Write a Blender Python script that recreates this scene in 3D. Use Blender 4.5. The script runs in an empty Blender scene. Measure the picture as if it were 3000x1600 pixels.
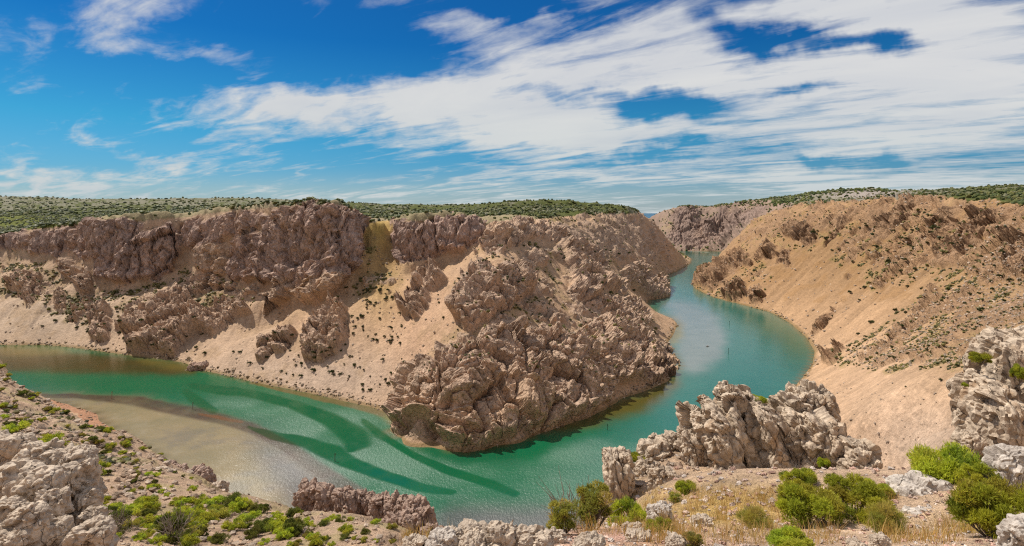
import bpy, bmesh, math, random, time
import numpy as np
from mathutils import Vector
T0 = time.time()
random.seed(7)
rng = np.random.default_rng(11)
sc = bpy.context.scene
COL = sc.collection
R = math.radians

# ------------------------------------------------------------------ camera
# picture units below: 2576 x 1374; lens 1417 units, horizon at row 533; eye 120 m above the river
F, CX, HY, EYE = 1417.0, 1288.0, 533.0, 120.0
cam_d = bpy.data.cameras.new('camera')
cam = bpy.data.objects.new('camera', cam_d)
COL.objects.link(cam)
cam.location = (0, 0, EYE)
cam.rotation_euler = (R(90), 0, 0)
cam_d.sensor_width = 36.0
cam_d.lens = 36.0 * F / 2576.0
cam_d.shift_y = -(687.0 - HY) / 2576.0
cam_d.clip_start = 0.1
cam_d.clip_end = 60000
sc.camera = cam

# ------------------------------------------------------------------ sun, sky, exposure
SUN_AZ, SUN_EL = R(-58), R(55)          # azimuth from +Y (view), negative = left
sd = bpy.data.lights.new('sun', 'SUN')
sd.energy = 5.0
sd.angle = R(0.53)
sd.color = (1.0, 0.93, 0.82)
sun = bpy.data.objects.new('sun', sd)
COL.objects.link(sun)
sdir = Vector((math.sin(SUN_AZ) * math.cos(SUN_EL), math.cos(SUN_AZ) * math.cos(SUN_EL), math.sin(SUN_EL)))
sun.rotation_euler = (-sdir).to_track_quat('-Z', 'Y').to_euler()
sun.location = (0, 0, 400)

sc.view_settings.view_transform = 'Standard'
sc.view_settings.look = 'None'
sc.view_settings.exposure = 0.0
sc.view_settings.gamma = 1.0
sc.view_settings.use_curve_mapping = False
sc.cycles.use_denoising = False
sc.cycles.max_bounces = 6
sc.cycles.diffuse_bounces = 2
sc.cycles.glossy_bounces = 2
sc.cycles.transparent_max_bounces = 4
sc.cycles.caustics_reflective = False
sc.cycles.caustics_refractive = False
sc.cycles.sample_clamp_indirect = 4.0
sc.cycles.pixel_filter_type = 'BLACKMAN_HARRIS'
sc.cycles.filter_width = 1.2


class NT:
    """small helper round a node tree"""
    def __init__(self, tree):
        self.t = tree
        tree.nodes.clear()

    def n(self, kind, **kw):
        nd = self.t.nodes.new(kind)
        for k, v in kw.items():
            if k.startswith('i_'):
                key = k[2:]
                key = int(key) if key.isdigit() else key.replace('_', ' ')
                nd.inputs[key].default_value = v
            else:
                setattr(nd, k, v)
        return nd

    def l(self, a, b):
        self.t.links.new(a, b)

    def math(self, op, a, b=None, c=None, clamp=False):
        nd = self.t.nodes.new('ShaderNodeMath')
        nd.operation = op
        nd.use_clamp = clamp
        for i, v in enumerate((a, b, c)):
            if v is None:
                continue
            if isinstance(v, (int, float)):
                nd.inputs[i].default_value = v
            else:
                self.l(v, nd.inputs[i])
        return nd.outputs[0]

    def vmath(self, op, a, b=None):
        nd = self.t.nodes.new('ShaderNodeVectorMath')
        nd.operation = op
        for i, v in enumerate((a, b)):
            if v is None:
                continue
            if isinstance(v, (tuple, list)):
                nd.inputs[i].default_value = v
            else:
                self.l(v, nd.inputs[i])
        return nd.outputs['Value'] if op in ('DOT_PRODUCT', 'LENGTH') else nd.outputs[0]

    def mix(self, fac, a, b, blend='MIX'):
        nd = self.t.nodes.new('ShaderNodeMix')
        nd.data_type = 'RGBA'
        nd.blend_type = blend
        for s, v in ((nd.inputs['Factor'], fac), (nd.inputs[6], a), (nd.inputs[7], b)):
            if isinstance(v, (int, float)):
                s.default_value = v
            elif isinstance(v, (tuple, list)):
                s.default_value = tuple(v) + ((1.0,) if len(v) == 3 else ())
            else:
                self.l(v, s)
        return nd.outputs[2]

    def ramp(self, fac, pts):
        nd = self.t.nodes.new('ShaderNodeMapRange')
        nd.interpolation_type = 'SMOOTHSTEP'
        nd.inputs['From Min'].default_value = pts[0]
        nd.inputs['From Max'].default_value = pts[1]
        nd.inputs['To Min'].default_value = pts[2]
        nd.inputs['To Max'].default_value = pts[3]
        self.l(fac, nd.inputs['Value'])
        return nd.outputs[0]


def noise_node(nt, vec, scale, detail=4, rough=0.55, dist=0.0, lac=2.0):
    nd = nt.n('ShaderNodeTexNoise', i_Scale=scale, i_Detail=detail, i_Roughness=rough, i_Distortion=dist, i_Lacunarity=lac)
    nt.l(vec, nd.inputs['Vector'])
    return nd.outputs['Fac']


def build_world():
    w = bpy.data.worlds.new('World')
    sc.world = w
    w.use_nodes = True
    nt = NT(w.node_tree)
    out = nt.n('ShaderNodeOutputWorld')
    bg = nt.n('ShaderNodeBackground', i_Strength=0.085)
    sky = nt.n('ShaderNodeTexSky')
    sky.sky_type = 'NISHITA'
    sky.sun_disc = False
    sky.sun_elevation = SUN_EL
    sky.sun_rotation = SUN_AZ
    sky.altitude = 120
    sky.air_density = 1.0
    sky.dust_density = 0.6
    sky.ozone_density = 3.0
    tc = nt.n('ShaderNodeTexCoord')
    d = tc.outputs['Generated']
    sp = nt.n('ShaderNodeSeparateXYZ')
    nt.l(d, sp.inputs[0])
    x, y, z = sp.outputs
    # the deep polarised blue of this sky: one smooth tint from horizon to zenith, all the way round
    cr = nt.n('ShaderNodeValToRGB')
    els = cr.color_ramp.elements
    els[0].position, els[0].color = 0.0, (0.50, 0.76, 1.0, 1)
    els[1].position, els[1].color = 1.0, (0.10, 0.42, 0.85, 1)
    for p_, c_ in ((0.06, (0.28, 0.68, 1.0, 1)), (0.14, (0.14, 0.70, 0.95, 1)), (0.28, (0.045, 0.46, 0.86, 1)), (0.5, (0.05, 0.40, 0.82, 1))):
        e_ = els.new(p_); e_.color = c_
    nt.l(z, cr.inputs['Fac'])
    skyc = nt.mix(1.0, sky.outputs[0], cr.outputs['Color'], 'MULTIPLY')
    # cloud deck coordinates: a flat layer high above
    zz = nt.math('ADD', nt.math('MAXIMUM', z, 0.0), 0.10)
    u = nt.math('DIVIDE', x, zz)
    v = nt.math('DIVIDE', y, zz)
    cb = nt.n('ShaderNodeCombineXYZ')
    nt.l(u, cb.inputs[0]); nt.l(v, cb.inputs[1])
    P = cb.outputs[0]
    cd = nt.n('ShaderNodeCombineXYZ')          # along and across the cloud streets, which run from left ahead to right overhead
    nt.l(nt.vmath('DOT_PRODUCT', P, (-0.80, 0.60, 0)), cd.inputs[0])
    nt.l(nt.vmath('DOT_PRODUCT', P, (0.60, 0.80, 0)), cd.inputs[1])
    P = cd.outputs[0]
    ps = nt.vmath('MULTIPLY', P, (0.75, 1.25, 1.0))
    nA = noise_node(nt, ps, 0.75, 9, 0.56, 0.6)
    nB = noise_node(nt, nt.vmath('ADD', nt.vmath('MULTIPLY', P, (0.9, 2.6, 1.0)), (3.1, 7.7, 0)), 1.5, 6, 0.54, 1.0)
    nC = noise_node(nt, nt.vmath('MULTIPLY', P, (2.0, 3.4, 1.0)), 3.5, 7, 0.62, 0.8)
    # where the clouds of this sky stand (azimuth tangent, elevation tangent)
    yy = nt.math('MAXIMUM', y, 0.05)
    tx = nt.math('DIVIDE', x, yy)
    ty = nt.math('DIVIDE', z, yy)
    cq = nt.n('ShaderNodeCombineXYZ')
    nt.l(tx, cq.inputs[0]); nt.l(ty, cq.inputs[1])
    Q = nt.vmath('ADD', cq.outputs[0], (0, 0, 0))
    # wobble the placement so no cloud is an ellipse
    wn = nt.n('ShaderNodeTexNoise', i_Scale=4.5, i_Detail=5, i_Roughness=0.6)
    nt.l(Q, wn.inputs['Vector'])
    wob = nt.vmath('MULTIPLY', nt.vmath('SUBTRACT', wn.outputs['Color'], (0.5, 0.5, 0.5)), (0.30, 0.16, 0.0))
    Q = nt.vmath('ADD', Q, wob)
    blobs = [
        (1560, 190, 430, 120, .46), (2420, 180, 310, 240, .52), (1960, 225, 330, 46, .26), (2130, 30, 280, 40, .40), (1720, 70, 200, 60, .32),
        (1200, 270, 330, 58, .42), (840, 255, 230, 44, .40), (660, 275, 150, 45, .22), (310, 50, 130, 60, .40), (540, 150, 130, 30, .34),
        (440, 377, 120, 18, .42), (330, 362, 90, 12, .25), (70, 150, 60, 100, .20), (1130, 50, 140, 45, .30), (1250, 110, 130, 60, .25),
        (1400, 420, 300, 40, .20), (2000, 440, 500, 50, .26), (100, 470, 300, 34, .30), (1450, 330, 330, 36, .24), (1950, 320, 400, 50, .24),
        (1000, 150, 170, 90, -.40), (700, 120, 160, 90, -.34), (30, 20, 110, 60, -.3), (1880, 75, 90, 30, -.50), (1990, 112, 140, 20, -.46), (2225, 112, 90, 38, -.75),
        (1530, 250, 210, 18, -.45), (1690, 288, 110, 30, -.60), (1610, 376, 150, 18, -.42), (2050, 384, 80, 12, -.40), (2240, 388, 70, 14, -.32),
        (200, 260, 260, 100, -.26), (1310, 8, 130, 26, -.45), (2015, 228, 90, 14, -.45), (950, 350, 150, 34, -.22), (620, 430, 500, 40, -.10), (1500, 470, 500, 26, -.06), (1780, 30, 60, 26, -.35),
    ]
    bias = None
    for (bx, by, rx, ry, wt) in blobs:
        q = nt.vmath('SUBTRACT', Q, ((bx - CX) / F, (HY - by) / F, 0))
        q = nt.vmath('MULTIPLY', q, (F / rx, F / ry, 0))
        e = nt.math('POWER', 2.71828, nt.math('MULTIPLY', nt.vmath('DOT_PRODUCT', q, q), -0.8))
        e = nt.math('MULTIPLY', e, wt)
        bias = e if bias is None else nt.math('ADD', bias, e)
    dens = nt.math('ADD', nt.math('MULTIPLY', nt.math('SUBTRACT', nA, 0.5), 1.3), nt.math('MULTIPLY', nt.math('SUBTRACT', nB, 0.5), 1.35))
    dens = nt.math('ADD', dens, nt.math('MULTIPLY', nt.math('SUBTRACT', nC, 0.5), 0.40))
    dens = nt.math('ADD', nt.math('ADD', dens, 0.5), bias)
    # beyond the view, about half cover of unseen cloud, added for whiter fill
    dens = nt.math('ADD', dens, nt.ramp(ty, (0.45, 0.9, 0.0, 0.30)))
    cov = nt.ramp(dens, (0.40, 1.12, 0.0, 0.95))
    cov = nt.math('ADD', cov, nt.ramp(ty, (0.0, 0.09, 0.42, 0.0)), clamp=True)
    cov = nt.math('ADD', cov, nt.ramp(dens, (0.36, 0.70, 0.0, 0.10)), clamp=True)
    # thick parts a little greyer, thin parts brighter
    shade = nt.ramp(nA, (0.3, 0.75, 0.0, 1.0))
    ccol = nt.mix(shade, (6.9, 7.2, 7.8), (8.7, 8.7, 8.6))
    hz = nt.ramp(ty, (0.0, 0.28, 1.0, 0.0))
    ccol = nt.mix(nt.math('MULTIPLY', hz, 0.6), ccol, (6.0, 7.0, 7.2))
    c = nt.mix(cov, skyc, ccol)
    nt.l(c, bg.inputs['Color'])
    nt.l(bg.outputs[0], out.inputs['Surface'])


build_world()


# ------------------------------------------------------------------ numpy noise
def hsh(i, j, k, seed):
    h = (i.astype(np.uint32) * np.uint32(374761393) + j.astype(np.uint32) * np.uint32(668265263)
         + k.astype(np.uint32) * np.uint32(2147483647) + np.uint32((seed * 974711 + 12345) & 0xffffffff))
    h ^= h >> np.uint32(13)
    h *= np.uint32(1274126177)
    h ^= h >> np.uint32(16)
    h *= np.uint32(2246822519)
    h ^= h >> np.uint32(15)
    return h


def h01(h):
    return (h & np.uint32(0xffffff)).astype(np.float32) / np.float32(0xffffff)


def vnoise(P, seed=0):
    """smooth value noise, -1..1; P is (n,3)"""
    fl = np.floor(P)
    f = (P - fl).astype(np.float32)
    f = f * f * f * (f * (f * 6 - 15) + 10)
    I = fl.astype(np.int64)
    i, j, k = I[:, 0], I[:, 1], I[:, 2]
    r = 0
    for a in (0, 1):
        wa = f[:, 0] if a else 1 - f[:, 0]
        for b in (0, 1):
            wb = wa * (f[:, 1] if b else 1 - f[:, 1])
            for c in (0, 1):
                wc = wb * (f[:, 2] if c else 1 - f[:, 2])
                r = r + wc * h01(hsh(i + a, j + b, k + c, seed))
    return r * 2 - 1


def fbm(P, octv=4, seed=0, gain=0.5, ridged=False):
    s = np.zeros(len(P), np.float32)
    amp, tot = 1.0, 0.0
    Q = P.astype(np.float64)
    for o in range(octv):
        v = vnoise(Q, seed + o * 17)
        if ridged:
            v = 1 - 2 * np.abs(v)
        s += amp * v
        tot += amp
        amp *= gain
        Q = Q[:, [1, 2, 0]] * 2.03 + 11.3
    return s / tot


def worley(P, seed=0):
    """F1, F2, hash of the nearest cell, offset to its centre"""
    fl = np.floor(P)
    I = fl.astype(np.int64)
    fr = (P - fl).astype(np.float32)
    n = len(P)
    F1 = np.full(n, 9.0, np.float32); F2 = np.full(n, 9.0, np.float32)
    ID = np.zeros(n, np.uint32); OF = np.zeros((n, 3), np.float32)
    for a in (-1, 0, 1):
        for b in (-1, 0, 1):
            for c in (-1, 0, 1):
                h = hsh(I[:, 0] + a, I[:, 1] + b, I[:, 2] + c, seed)
                dx = a + (h & np.uint32(1023)).astype(np.float32) / 1023 - fr[:, 0]
                dy = b + ((h >> np.uint32(10)) & np.uint32(1023)).astype(np.float32) / 1023 - fr[:, 1]
                dz = c + ((h >> np.uint32(20)) & np.uint32(1023)).astype(np.float32) / 1023 - fr[:, 2]
                dd = dx * dx + dy * dy + dz * dz
                nearer = dd < F1
                F2 = np.where(nearer, F1, np.minimum(F2, dd))
                F1 = np.where(nearer, dd, F1)
                ID = np.where(nearer, h, ID)
                OF[nearer] = np.stack((dx, dy, dz), 1)[nearer]
    return np.sqrt(F1), np.sqrt(F2), ID, -OF


def facets(P, size, seed, tilt=0.7, step=0.5, crack=0.25, stretch=(1, 1, 1)):
    """broken rock: every cell is a plane of its own tilt and height, with joints between; in units of size"""
    Q = P / size * np.array(stretch)
    F1, F2, ID, OF = worley(Q, seed)
    h1 = h01(ID * np.uint32(2654435761) ^ (ID >> np.uint32(7)))
    g = np.stack((h01(ID * np.uint32(40503) + np.uint32(77)), h01(ID * np.uint32(69069) + np.uint32(5)),
                  h01(ID * np.uint32(1664525) + np.uint32(3))), 1) - 0.5
    e = F2 - F1
    d = tilt * (g * OF).sum(1) * 2 + step * (h1 - 0.5) - crack * np.exp(-(e / 0.09) ** 2)
    return d * size, e, h1


def sstep(x, a, b):
    t = np.clip((x - a) / (b - a), 0, 1)
    return t * t * (3 - 2 * t)


def blur(A, s, axis):
    if s <= 0:
        return A
    r = int(3 * s + 1)
    k = np.exp(-0.5 * (np.arange(-r, r + 1) / s) ** 2)
    k /= k.sum()
    pad = [(0, 0)] * A.ndim
    pad[axis] = (r, r)
    B = np.pad(A, pad, mode='edge')
    out = np.zeros_like(A, dtype=np.float64)
    n = A.shape[axis]
    for i, kk in enumerate(k):
        sl = [slice(None)] * A.ndim
        sl[axis] = slice(i, i + n)
        out += kk * B[tuple(sl)]
    return out


# ------------------------------------------------------------------ where things stand: survey points
def Pw(x, y, Y):
    """the world point at depth Y seen at picture position x, y"""
    return ((x - CX) / F * Y, Y, EYE + (HY - y) / F * Y)


def Yw(y):
    return EYE * F / (y - HY)


FAR = [(-1900, 790), (-1000, 812), (-400, 832), (-150, 852), (0, 868), (120, 868), (200, 876), (320, 893), (420, 905), (470, 914), (500, 930), (560, 942), (640, 962),
       (760, 985), (860, 1008), (940, 1026), (985, 1044), (996, 1062), (985, 1085), (1000, 1096), (1040, 1098), (1100, 1104), (1138, 1132),
       (1175, 1136), (1220, 1128), (1260, 1118), (1330, 1098), (1400, 1075), (1480, 1050), (1530, 1022), (1560, 1003), (1620, 985),
       (1680, 960), (1712, 920), (1698, 890), (1680, 862), (1695, 840), (1704, 815), (1690, 800), (1650, 790), (1625, 772), (1632, 755),
       (1670, 750), (1687, 745), (1680, 718), (1672, 692), (1700, 684), (1735, 664), (1740, 652), (1724, 641), (1690, 638), (1560, 637), (1300, 637)]
RIGHT = [(1300, 630), (1560, 630), (1700, 631), (1740, 632), (1800, 632.5), (1832, 634), (1822, 642), (1800, 656), (1775, 672), (1752, 688), (1742, 712), (1747, 723),
         (1770, 736), (1800, 749), (1870, 767), (1940, 786), (1990, 814), (2030, 850), (2050, 885), (2045, 915), (2018, 952), (1985, 988),
         (1950, 1015), (1850, 1085), (1750, 1150), (1650, 1215)]
NEAR = [(1560, 1280), (1480, 1340), (1400, 1380), (1300, 1405), (1150, 1415), (1000, 1408), (850, 1390), (700, 1350), (560, 1275),
        (420, 1165), (300, 1088), (246, 1056), (238, 1040), (180, 1022), (110, 1002), (60, 985), (0, 975), (-400, 960), (-1000, 948), (-1900, 935)]


def densify(pl, step):
    out = []
    for a, b in zip(pl[:-1], pl[1:]):
        a = np.array(a, float); b = np.array(b, float)
        n = max(1, int(np.linalg.norm((b - a)[:2]) / step))
        for i in range(n):
            out.append(a + (b - a) * i / n)
    out.append(np.array(pl[-1], float))
    return np.array(out)


def shore(pl):
    return densify([Pw(x, y, Yw(y)) for x, y in pl], 9)


SF, SR, SN = shore(FAR), shore(RIGHT), shore(NEAR)
SHORE = np.vstack((SF, SR, SN))
BANK = np.concatenate((np.zeros(len(SF)), np.ones(len(SR)), np.full(len(SN), 2))).astype(int)
RIVER_POLY = np.array([Pw(x, y, Yw(y))[:2] for x, y in FAR + RIGHT + NEAR])


def inpoly(x, y, poly):
    poly = np.asarray(poly, float)
    r = np.zeros(np.shape(x), bool)
    px, py = poly[:, 0], poly[:, 1]
    j = len(poly) - 1
    for i in range(len(poly)):
        c = (py[i] > y) != (py[j] > y)
        if py[j] != py[i]:
            r ^= c & (x < (px[j] - px[i]) * (y - py[i]) / (py[j] - py[i]) + px[i])
        j = i
    return r


def dist_shore(X, Y):
    """distance to the nearest shore, and which bank it is; negative in the river"""
    n = len(X)
    d = np.empty(n); b = np.empty(n, int)
    for s in range(0, n, 20000):
        e = min(n, s + 20000)
        dd = (X[s:e, None] - SHORE[None, :, 0]) ** 2 + (Y[s:e, None] - SHORE[None, :, 1]) ** 2
        m = dd.argmin(1)
        d[s:e] = np.sqrt(dd[np.arange(e - s), m]); b[s:e] = BANK[m]
    ins = inpoly(X, Y, RIVER_POLY)
    return np.where(ins, -d, d), b


YS = np.geomspace(60, 1750, 900)


def S(x, y, g=0.66, y0=284):
    """a point of the even scree slope (gradient g above the shore) seen at x, y"""
    X = (x - CX) / F * YS
    d, _ = dist_shore(X, YS)
    z0 = np.where(d < 0, -5, g * d)
    f = z0 - (EYE + (HY - y) / F * YS)
    ok = np.where((YS[1:] > y0) & (f[1:] >= 0) & (f[:-1] < 0))[0]
    if not len(ok):
        print('no slope at', x, y)
        return None
    i = ok[0]
    t = -f[i] / (f[i + 1] - f[i] + 1e-9)
    Yv = YS[i] + np.clip(t, 0, 1) * (YS[i + 1] - YS[i])
    return Pw(x, y, Yv)


CTRL = []


def line(pts, step=12):
    CTRL.extend(map(tuple, densify(pts, step)))


def pts(*a):
    for p in a:
        CTRL.append(Pw(*p))


# shores and river bed
for s in (SF, SR, SN):
    CTRL.extend(map(tuple, s))
for (x, y) in [(-500, 895), (-1000, 880), (-1500, 868), (-1900, 860), (150, 950), (350, 960), (520, 1000), (700, 1060), (850, 1110), (980, 1170), (1150, 1220), (1350, 1200), (1550, 1100), (1750, 1010), (1850, 920),
               (1900, 860), (1800, 790), (1720, 720), (1760, 650), (-200, 910), (300, 1020), (600, 1150), (800, 1280), (1200, 1330), (1400, 1290), (1600, 1120), (1740, 860), (1720, 960)]:
    X, Y, _ = Pw(x, y, Yw(y))
    CTRL.append((X, Y, -6.0))
# the long cliff of the far bank: foot and rim
baseL = [(-1900, 690), (-900, 668), (-300, 650), (-100, 640), (20, 629), (67, 640), (145, 643), (202, 656), (246, 690), (304, 706), (400, 672), (439, 656), (472, 640), (530, 660), (574, 683),
         (641, 700), (675, 710), (760, 722), (810, 735), (859, 714), (893, 683), (911, 640), (922, 590)]
rimL = [(-1900, 640), (-900, 625), (-300, 610), (-150, 600), (0, 592), (60, 582), (110, 572), (180, 566), (250, 558), (330, 550), (420, 545), (480, 538), (540, 530), (600, 526), (680, 520),
        (760, 517), (830, 519), (880, 527), (908, 541), (920, 552)]
bL = [S(x, y) for x, y in baseL]
line(bL)
bx = [p[0] for p in baseL]; bY = [p[1] for p in bL]
rL = [Pw(x, y, np.interp(x, bx, bY) + 9) for x, y in rimL]
line(rL)
line([(p[0] * 1.03, p[1] * 1.03, p[2] + 0.5) for p in rL], 12)
line([(p[0] * 1.09, p[1] * 1.09, p[2] + 0.3) for p in rL], 25)
line([(p[0] * 1.2, p[1] * 1.2, p[2] - 1) for p in rL], 35)
baseM = [(980, 613), (994, 643), (1007, 664), (1048, 656), (1102, 640), (1153, 636), (1196, 616), (1223, 596)]
rimM = [(986, 551), (1000, 549), (1040, 553), (1075, 549), (1112, 545), (1153, 543), (1196, 548), (1223, 561)]
bM = [S(x, y, 0.60) for x, y in baseM]
line(bM, 8)
rM = [Pw(x, y, np.interp(x, [p[0] for p in baseM], [p[1] for p in bM]) + 7) for x, y in rimM]
line(rM, 8)
line([(p[0] * 1.04, p[1] * 1.04, p[2]) for p in rM], 10)
line([(p[0] * 1.14, p[1] * 1.14, p[2] - 1) for p in rM], 25)
# saddle and gully between the two cliffs
pts((950, 556, 520), (935, 552, 520), (970, 556, 520))
for x, y in [(950, 600), (945, 650), (955, 700), (930, 760), (980, 740), (900, 830), (950, 860), (1000, 800), (880, 900), (940, 950), (985, 980), (1040, 760), (1060, 700),
             (820, 800), (830, 880), (820, 950), (740, 780), (720, 860), (700, 930), (640, 760), (620, 850), (600, 910), (530, 730), (500, 800), (520, 880), (420, 720),
             (400, 800), (420, 860), (300, 750), (300, 820), (320, 870), (200, 700), (200, 780), (200, 840), (100, 680), (100, 760), (100, 830), (20, 680), (20, 760), (20, 830), (-200, 720), (-200, 800)]:
    p_ = S(x, y)
    if p_: CTRL.append(p_)
# promontory
pts((1350, 620, 500), (1450, 600, 610), (1550, 600, 800), (1600, 600, 930), (1650, 640, 1050), (1600, 680, 790), (1500, 680, 600), (1420, 680, 500),
    (1350, 700, 445), (1250, 640, 440), (1250, 700, 405), (1200, 760, 370), (1330, 800, 385), (1450, 780, 430), (1550, 780, 490), (1620, 830, 480),
    (1500, 880, 385), (1400, 900, 355), (1250, 860, 345), (1130, 880, 330), (1050, 950, 315), (1050, 1040, 299), (1150, 1000, 303), (1150, 1080, 288),
    (1280, 1000, 312), (1280, 940, 328), (1400, 980, 335), (1500, 960, 350), (1620, 930, 400), (1400, 1045, 320), (1290, 1080, 297),
    (1298, 557, 520), (1348, 552, 570), (1416, 543, 680), (1500, 541, 820), (1551, 536, 950), (1581, 524, 1100), (1602, 533, 1130), (1622, 545, 1150),
    (1652, 565, 1200), (1669, 586, 1240), (1686, 606, 1280), (1703, 626, 1320), (1717, 646, 1380), (1250, 566, 480))
CTRL += [(200, 1560, 6), (260, 1570, 2), (100, 1550, 30), (330, 1480, 8)]
# plateau and hills behind
pts((-1900, 630, 1000), (-1900, 520, 2400), (-900, 612, 900), (-900, 510, 2400), (4000, 470, 800), (5000, 470, 700), (4000, 560, 20), (5000, 560, 12), (-900, 1000, 40), (-1900, 900, 40), (-900, 1300, 12), (-300, 600, 800), (-300, 560, 1100), (-300, 505, 2400), (0, 587, 700), (0, 560, 1000), (0, 530, 1600), (150, 560, 750), (150, 530, 1400), (330, 545, 700), (300, 525, 1400),
    (450, 538, 800), (450, 524, 1400), (600, 524, 900), (700, 523, 700), (700, 515, 1500), (830, 528, 800), (830, 521, 1500), (950, 549, 640), (950, 540, 900), (950, 530, 1400),
    (1100, 550, 700), (1100, 538, 1200), (1220, 549, 700), (1250, 532, 1300), (1350, 540, 900), (1400, 526, 1300), (1500, 530, 1150), (1500, 523, 1400))
sil = [(-300, 500), (0, 500), (70, 495), (130, 496), (200, 503), (300, 505), (420, 504), (520, 502), (640, 502), (720, 505), (800, 512), (880, 517), (1000, 521), (1100, 527), (1200, 525)]
line([Pw(x, y, 2300) for x, y in sil], 150)
line([Pw(x, y + 60, 3000) for x, y in sil], 250)
line([Pw(x, y, 1900) for x, y in [(1230, 523), (1280, 517), (1350, 510), (1430, 508), (1500, 511), (1550, 517)]], 60)
pts((1580, 528, 1600), (1600, 545, 1500), (1605, 600, 1640))
# right bank: rim, spur, scree
rimR = [(2001, 516, 1000), (2099, 509, 850), (2184, 502, 750), (2275, 500, 670), (2359, 494, 610), (2427, 502, 560), (2494, 505, 520), (2576, 514, 470), (2750, 522, 400), (3000, 530, 320), (3700, 545, 230), (4800, 570, 160)]
line([Pw(*p) for p in rimR], 14)
line([Pw(x, y + 4, Y * 1.12) for x, y, Y in rimR], 40)
pts((1920, 540, 1120), (1870, 575, 1150), (1845, 615, 1210), (1818, 648, 1330))
for x, y in [(1800, 690), (1850, 700), (1900, 720), (1960, 740), (1900, 660), (2000, 660), (2050, 740), (2100, 800), (2000, 760), (2150, 700), (2200, 800), (2120, 880), (2100, 620),
             (2250, 900), (2300, 760), (2150, 960), (2300, 1000), (2400, 880), (2480, 760), (2250, 650), (2400, 680), (2560, 850), (2200, 590), (2350, 600), (2500, 600)]:
    p_ = S(x, y, 0.70, 200) or S(x, y, 0.70, 62)
    if p_: CTRL.append(p_)
for x, y in [(2100, 980), (2200, 1050), (2300, 1100), (2280, 1180), (2380, 1100), (2420, 1000), (2500, 1000), (2600, 950), (2150, 1060), (2330, 1190), (2800, 900), (2900, 700)]:
    p_ = S(x, y, 0.68, 62)
    if p_: CTRL.append(p_)
silR = [(1640, 548, 2000), (1660, 536, 2000), (1700, 523, 1950), (1740, 517, 1900), (1800, 518, 1850), (1850, 512, 1800), (1900, 505, 1750), (1950, 498, 1700), (2000, 490, 1650),
        (2050, 484, 1600), (2100, 479, 1550), (2160, 476, 1500), (2220, 478, 1450), (2280, 485, 1400), (2330, 488, 1300), (2400, 480, 1200), (2440, 473, 1150), (2500, 466, 1100), (2576, 467, 1050), (2900, 470, 900)]
line([Pw(*p) for p in silR], 50)
line([Pw(x, y + 3, Y * 1.05) for x, y, Y in silR], 60)
line([Pw(x, y + 12, Y * 1.15) for x, y, Y in silR], 90)
line([Pw(x, y + 70, Y + 700) for x, y, Y in silR], 150)
pts((1665, 600, 1800), (1700, 570, 1850), (1760, 580, 1830), (1820, 590, 1800), (1760, 550, 1880), (1850, 550, 1700), (1900, 528, 1550), (1960, 512, 1400), (2050, 500, 1300), (2150, 497, 1150),
    (2300, 494, 1000), (2450, 492, 850), (2576, 490, 800))
CTRL += [(500, 2300, -12), (380, 2200, -12), (450, 1950, -3), (350, 1800, -6)]
for X in (-5000, -2500, -1000, 0, 700, 1500, 3000, 5000):
    CTRL += [(X, 4200, 10 if X < 600 or X > 1400 else -30), (X, 7000, -60)]
# the near bank: left spur
spur = [(-1900, 640, 300), (-900, 700, 220), (-300, 800, 170), (-100, 830, 150), (0, 872, 140), (30, 920, 135), (60, 965, 128), (100, 1000, 122), (150, 1032, 115), (200, 1050, 110), (240, 1065, 105), (300, 1098, 98), (350, 1118, 92),
        (400, 1140, 88), (440, 1165, 82), (480, 1190, 76), (520, 1228, 70), (550, 1252, 66), (600, 1264, 62), (680, 1272, 56), (740, 1270, 52)]
spur = [(x, y + (40 if 50 < x < 260 else 26 if 20 < x < 360 else 10), Y) for x, y, Y in spur]
sp_ = [Pw(*p) for p in spur]
line(sp_, 5)
line([(p[0] * 1.12, p[1] * 1.12, p[2] - 15) for p in sp_], 8)
line([(p[0] * 1.42, p[1] * 1.42, p[2] * 0.45) for p in sp_], 16)
line([(p[0] * 1.9, p[1] * 1.9, p[2] * 0.17) for p in sp_[4:]], 16)
pts((0, 1100, 60), (0, 1000, 92), (0, 940, 115), (100, 1100, 70), (100, 1050, 90), (200, 1150, 65), (200, 1100, 82), (300, 1200, 60), (300, 1150, 75), (400, 1250, 50), (400, 1190, 68), (300, 1300, 42), (500, 1300, 42),
    (150, 1250, 45), (700, 1320, 37), (850, 1325, 34), (600, 1374, 30), (800, 1374, 30), (400, 1374, 28), (250, 1374, 25), (0, 1250, 34), (0, 1374, 23), (-200, 1200, 34), (-200, 1000, 80), (850, 1295, 44),
    (950, 1305, 41), (1050, 1345, 36), (1090, 1372, 33), (950, 1374, 29), (600, 1320, 42), (1090, 1450, 33))
for X in (-60, -25, 0, 30, 60, 85):
    CTRL += [(X, 120, 34), (X, 160, 14), (X * .6, 75, 60)]
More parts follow.
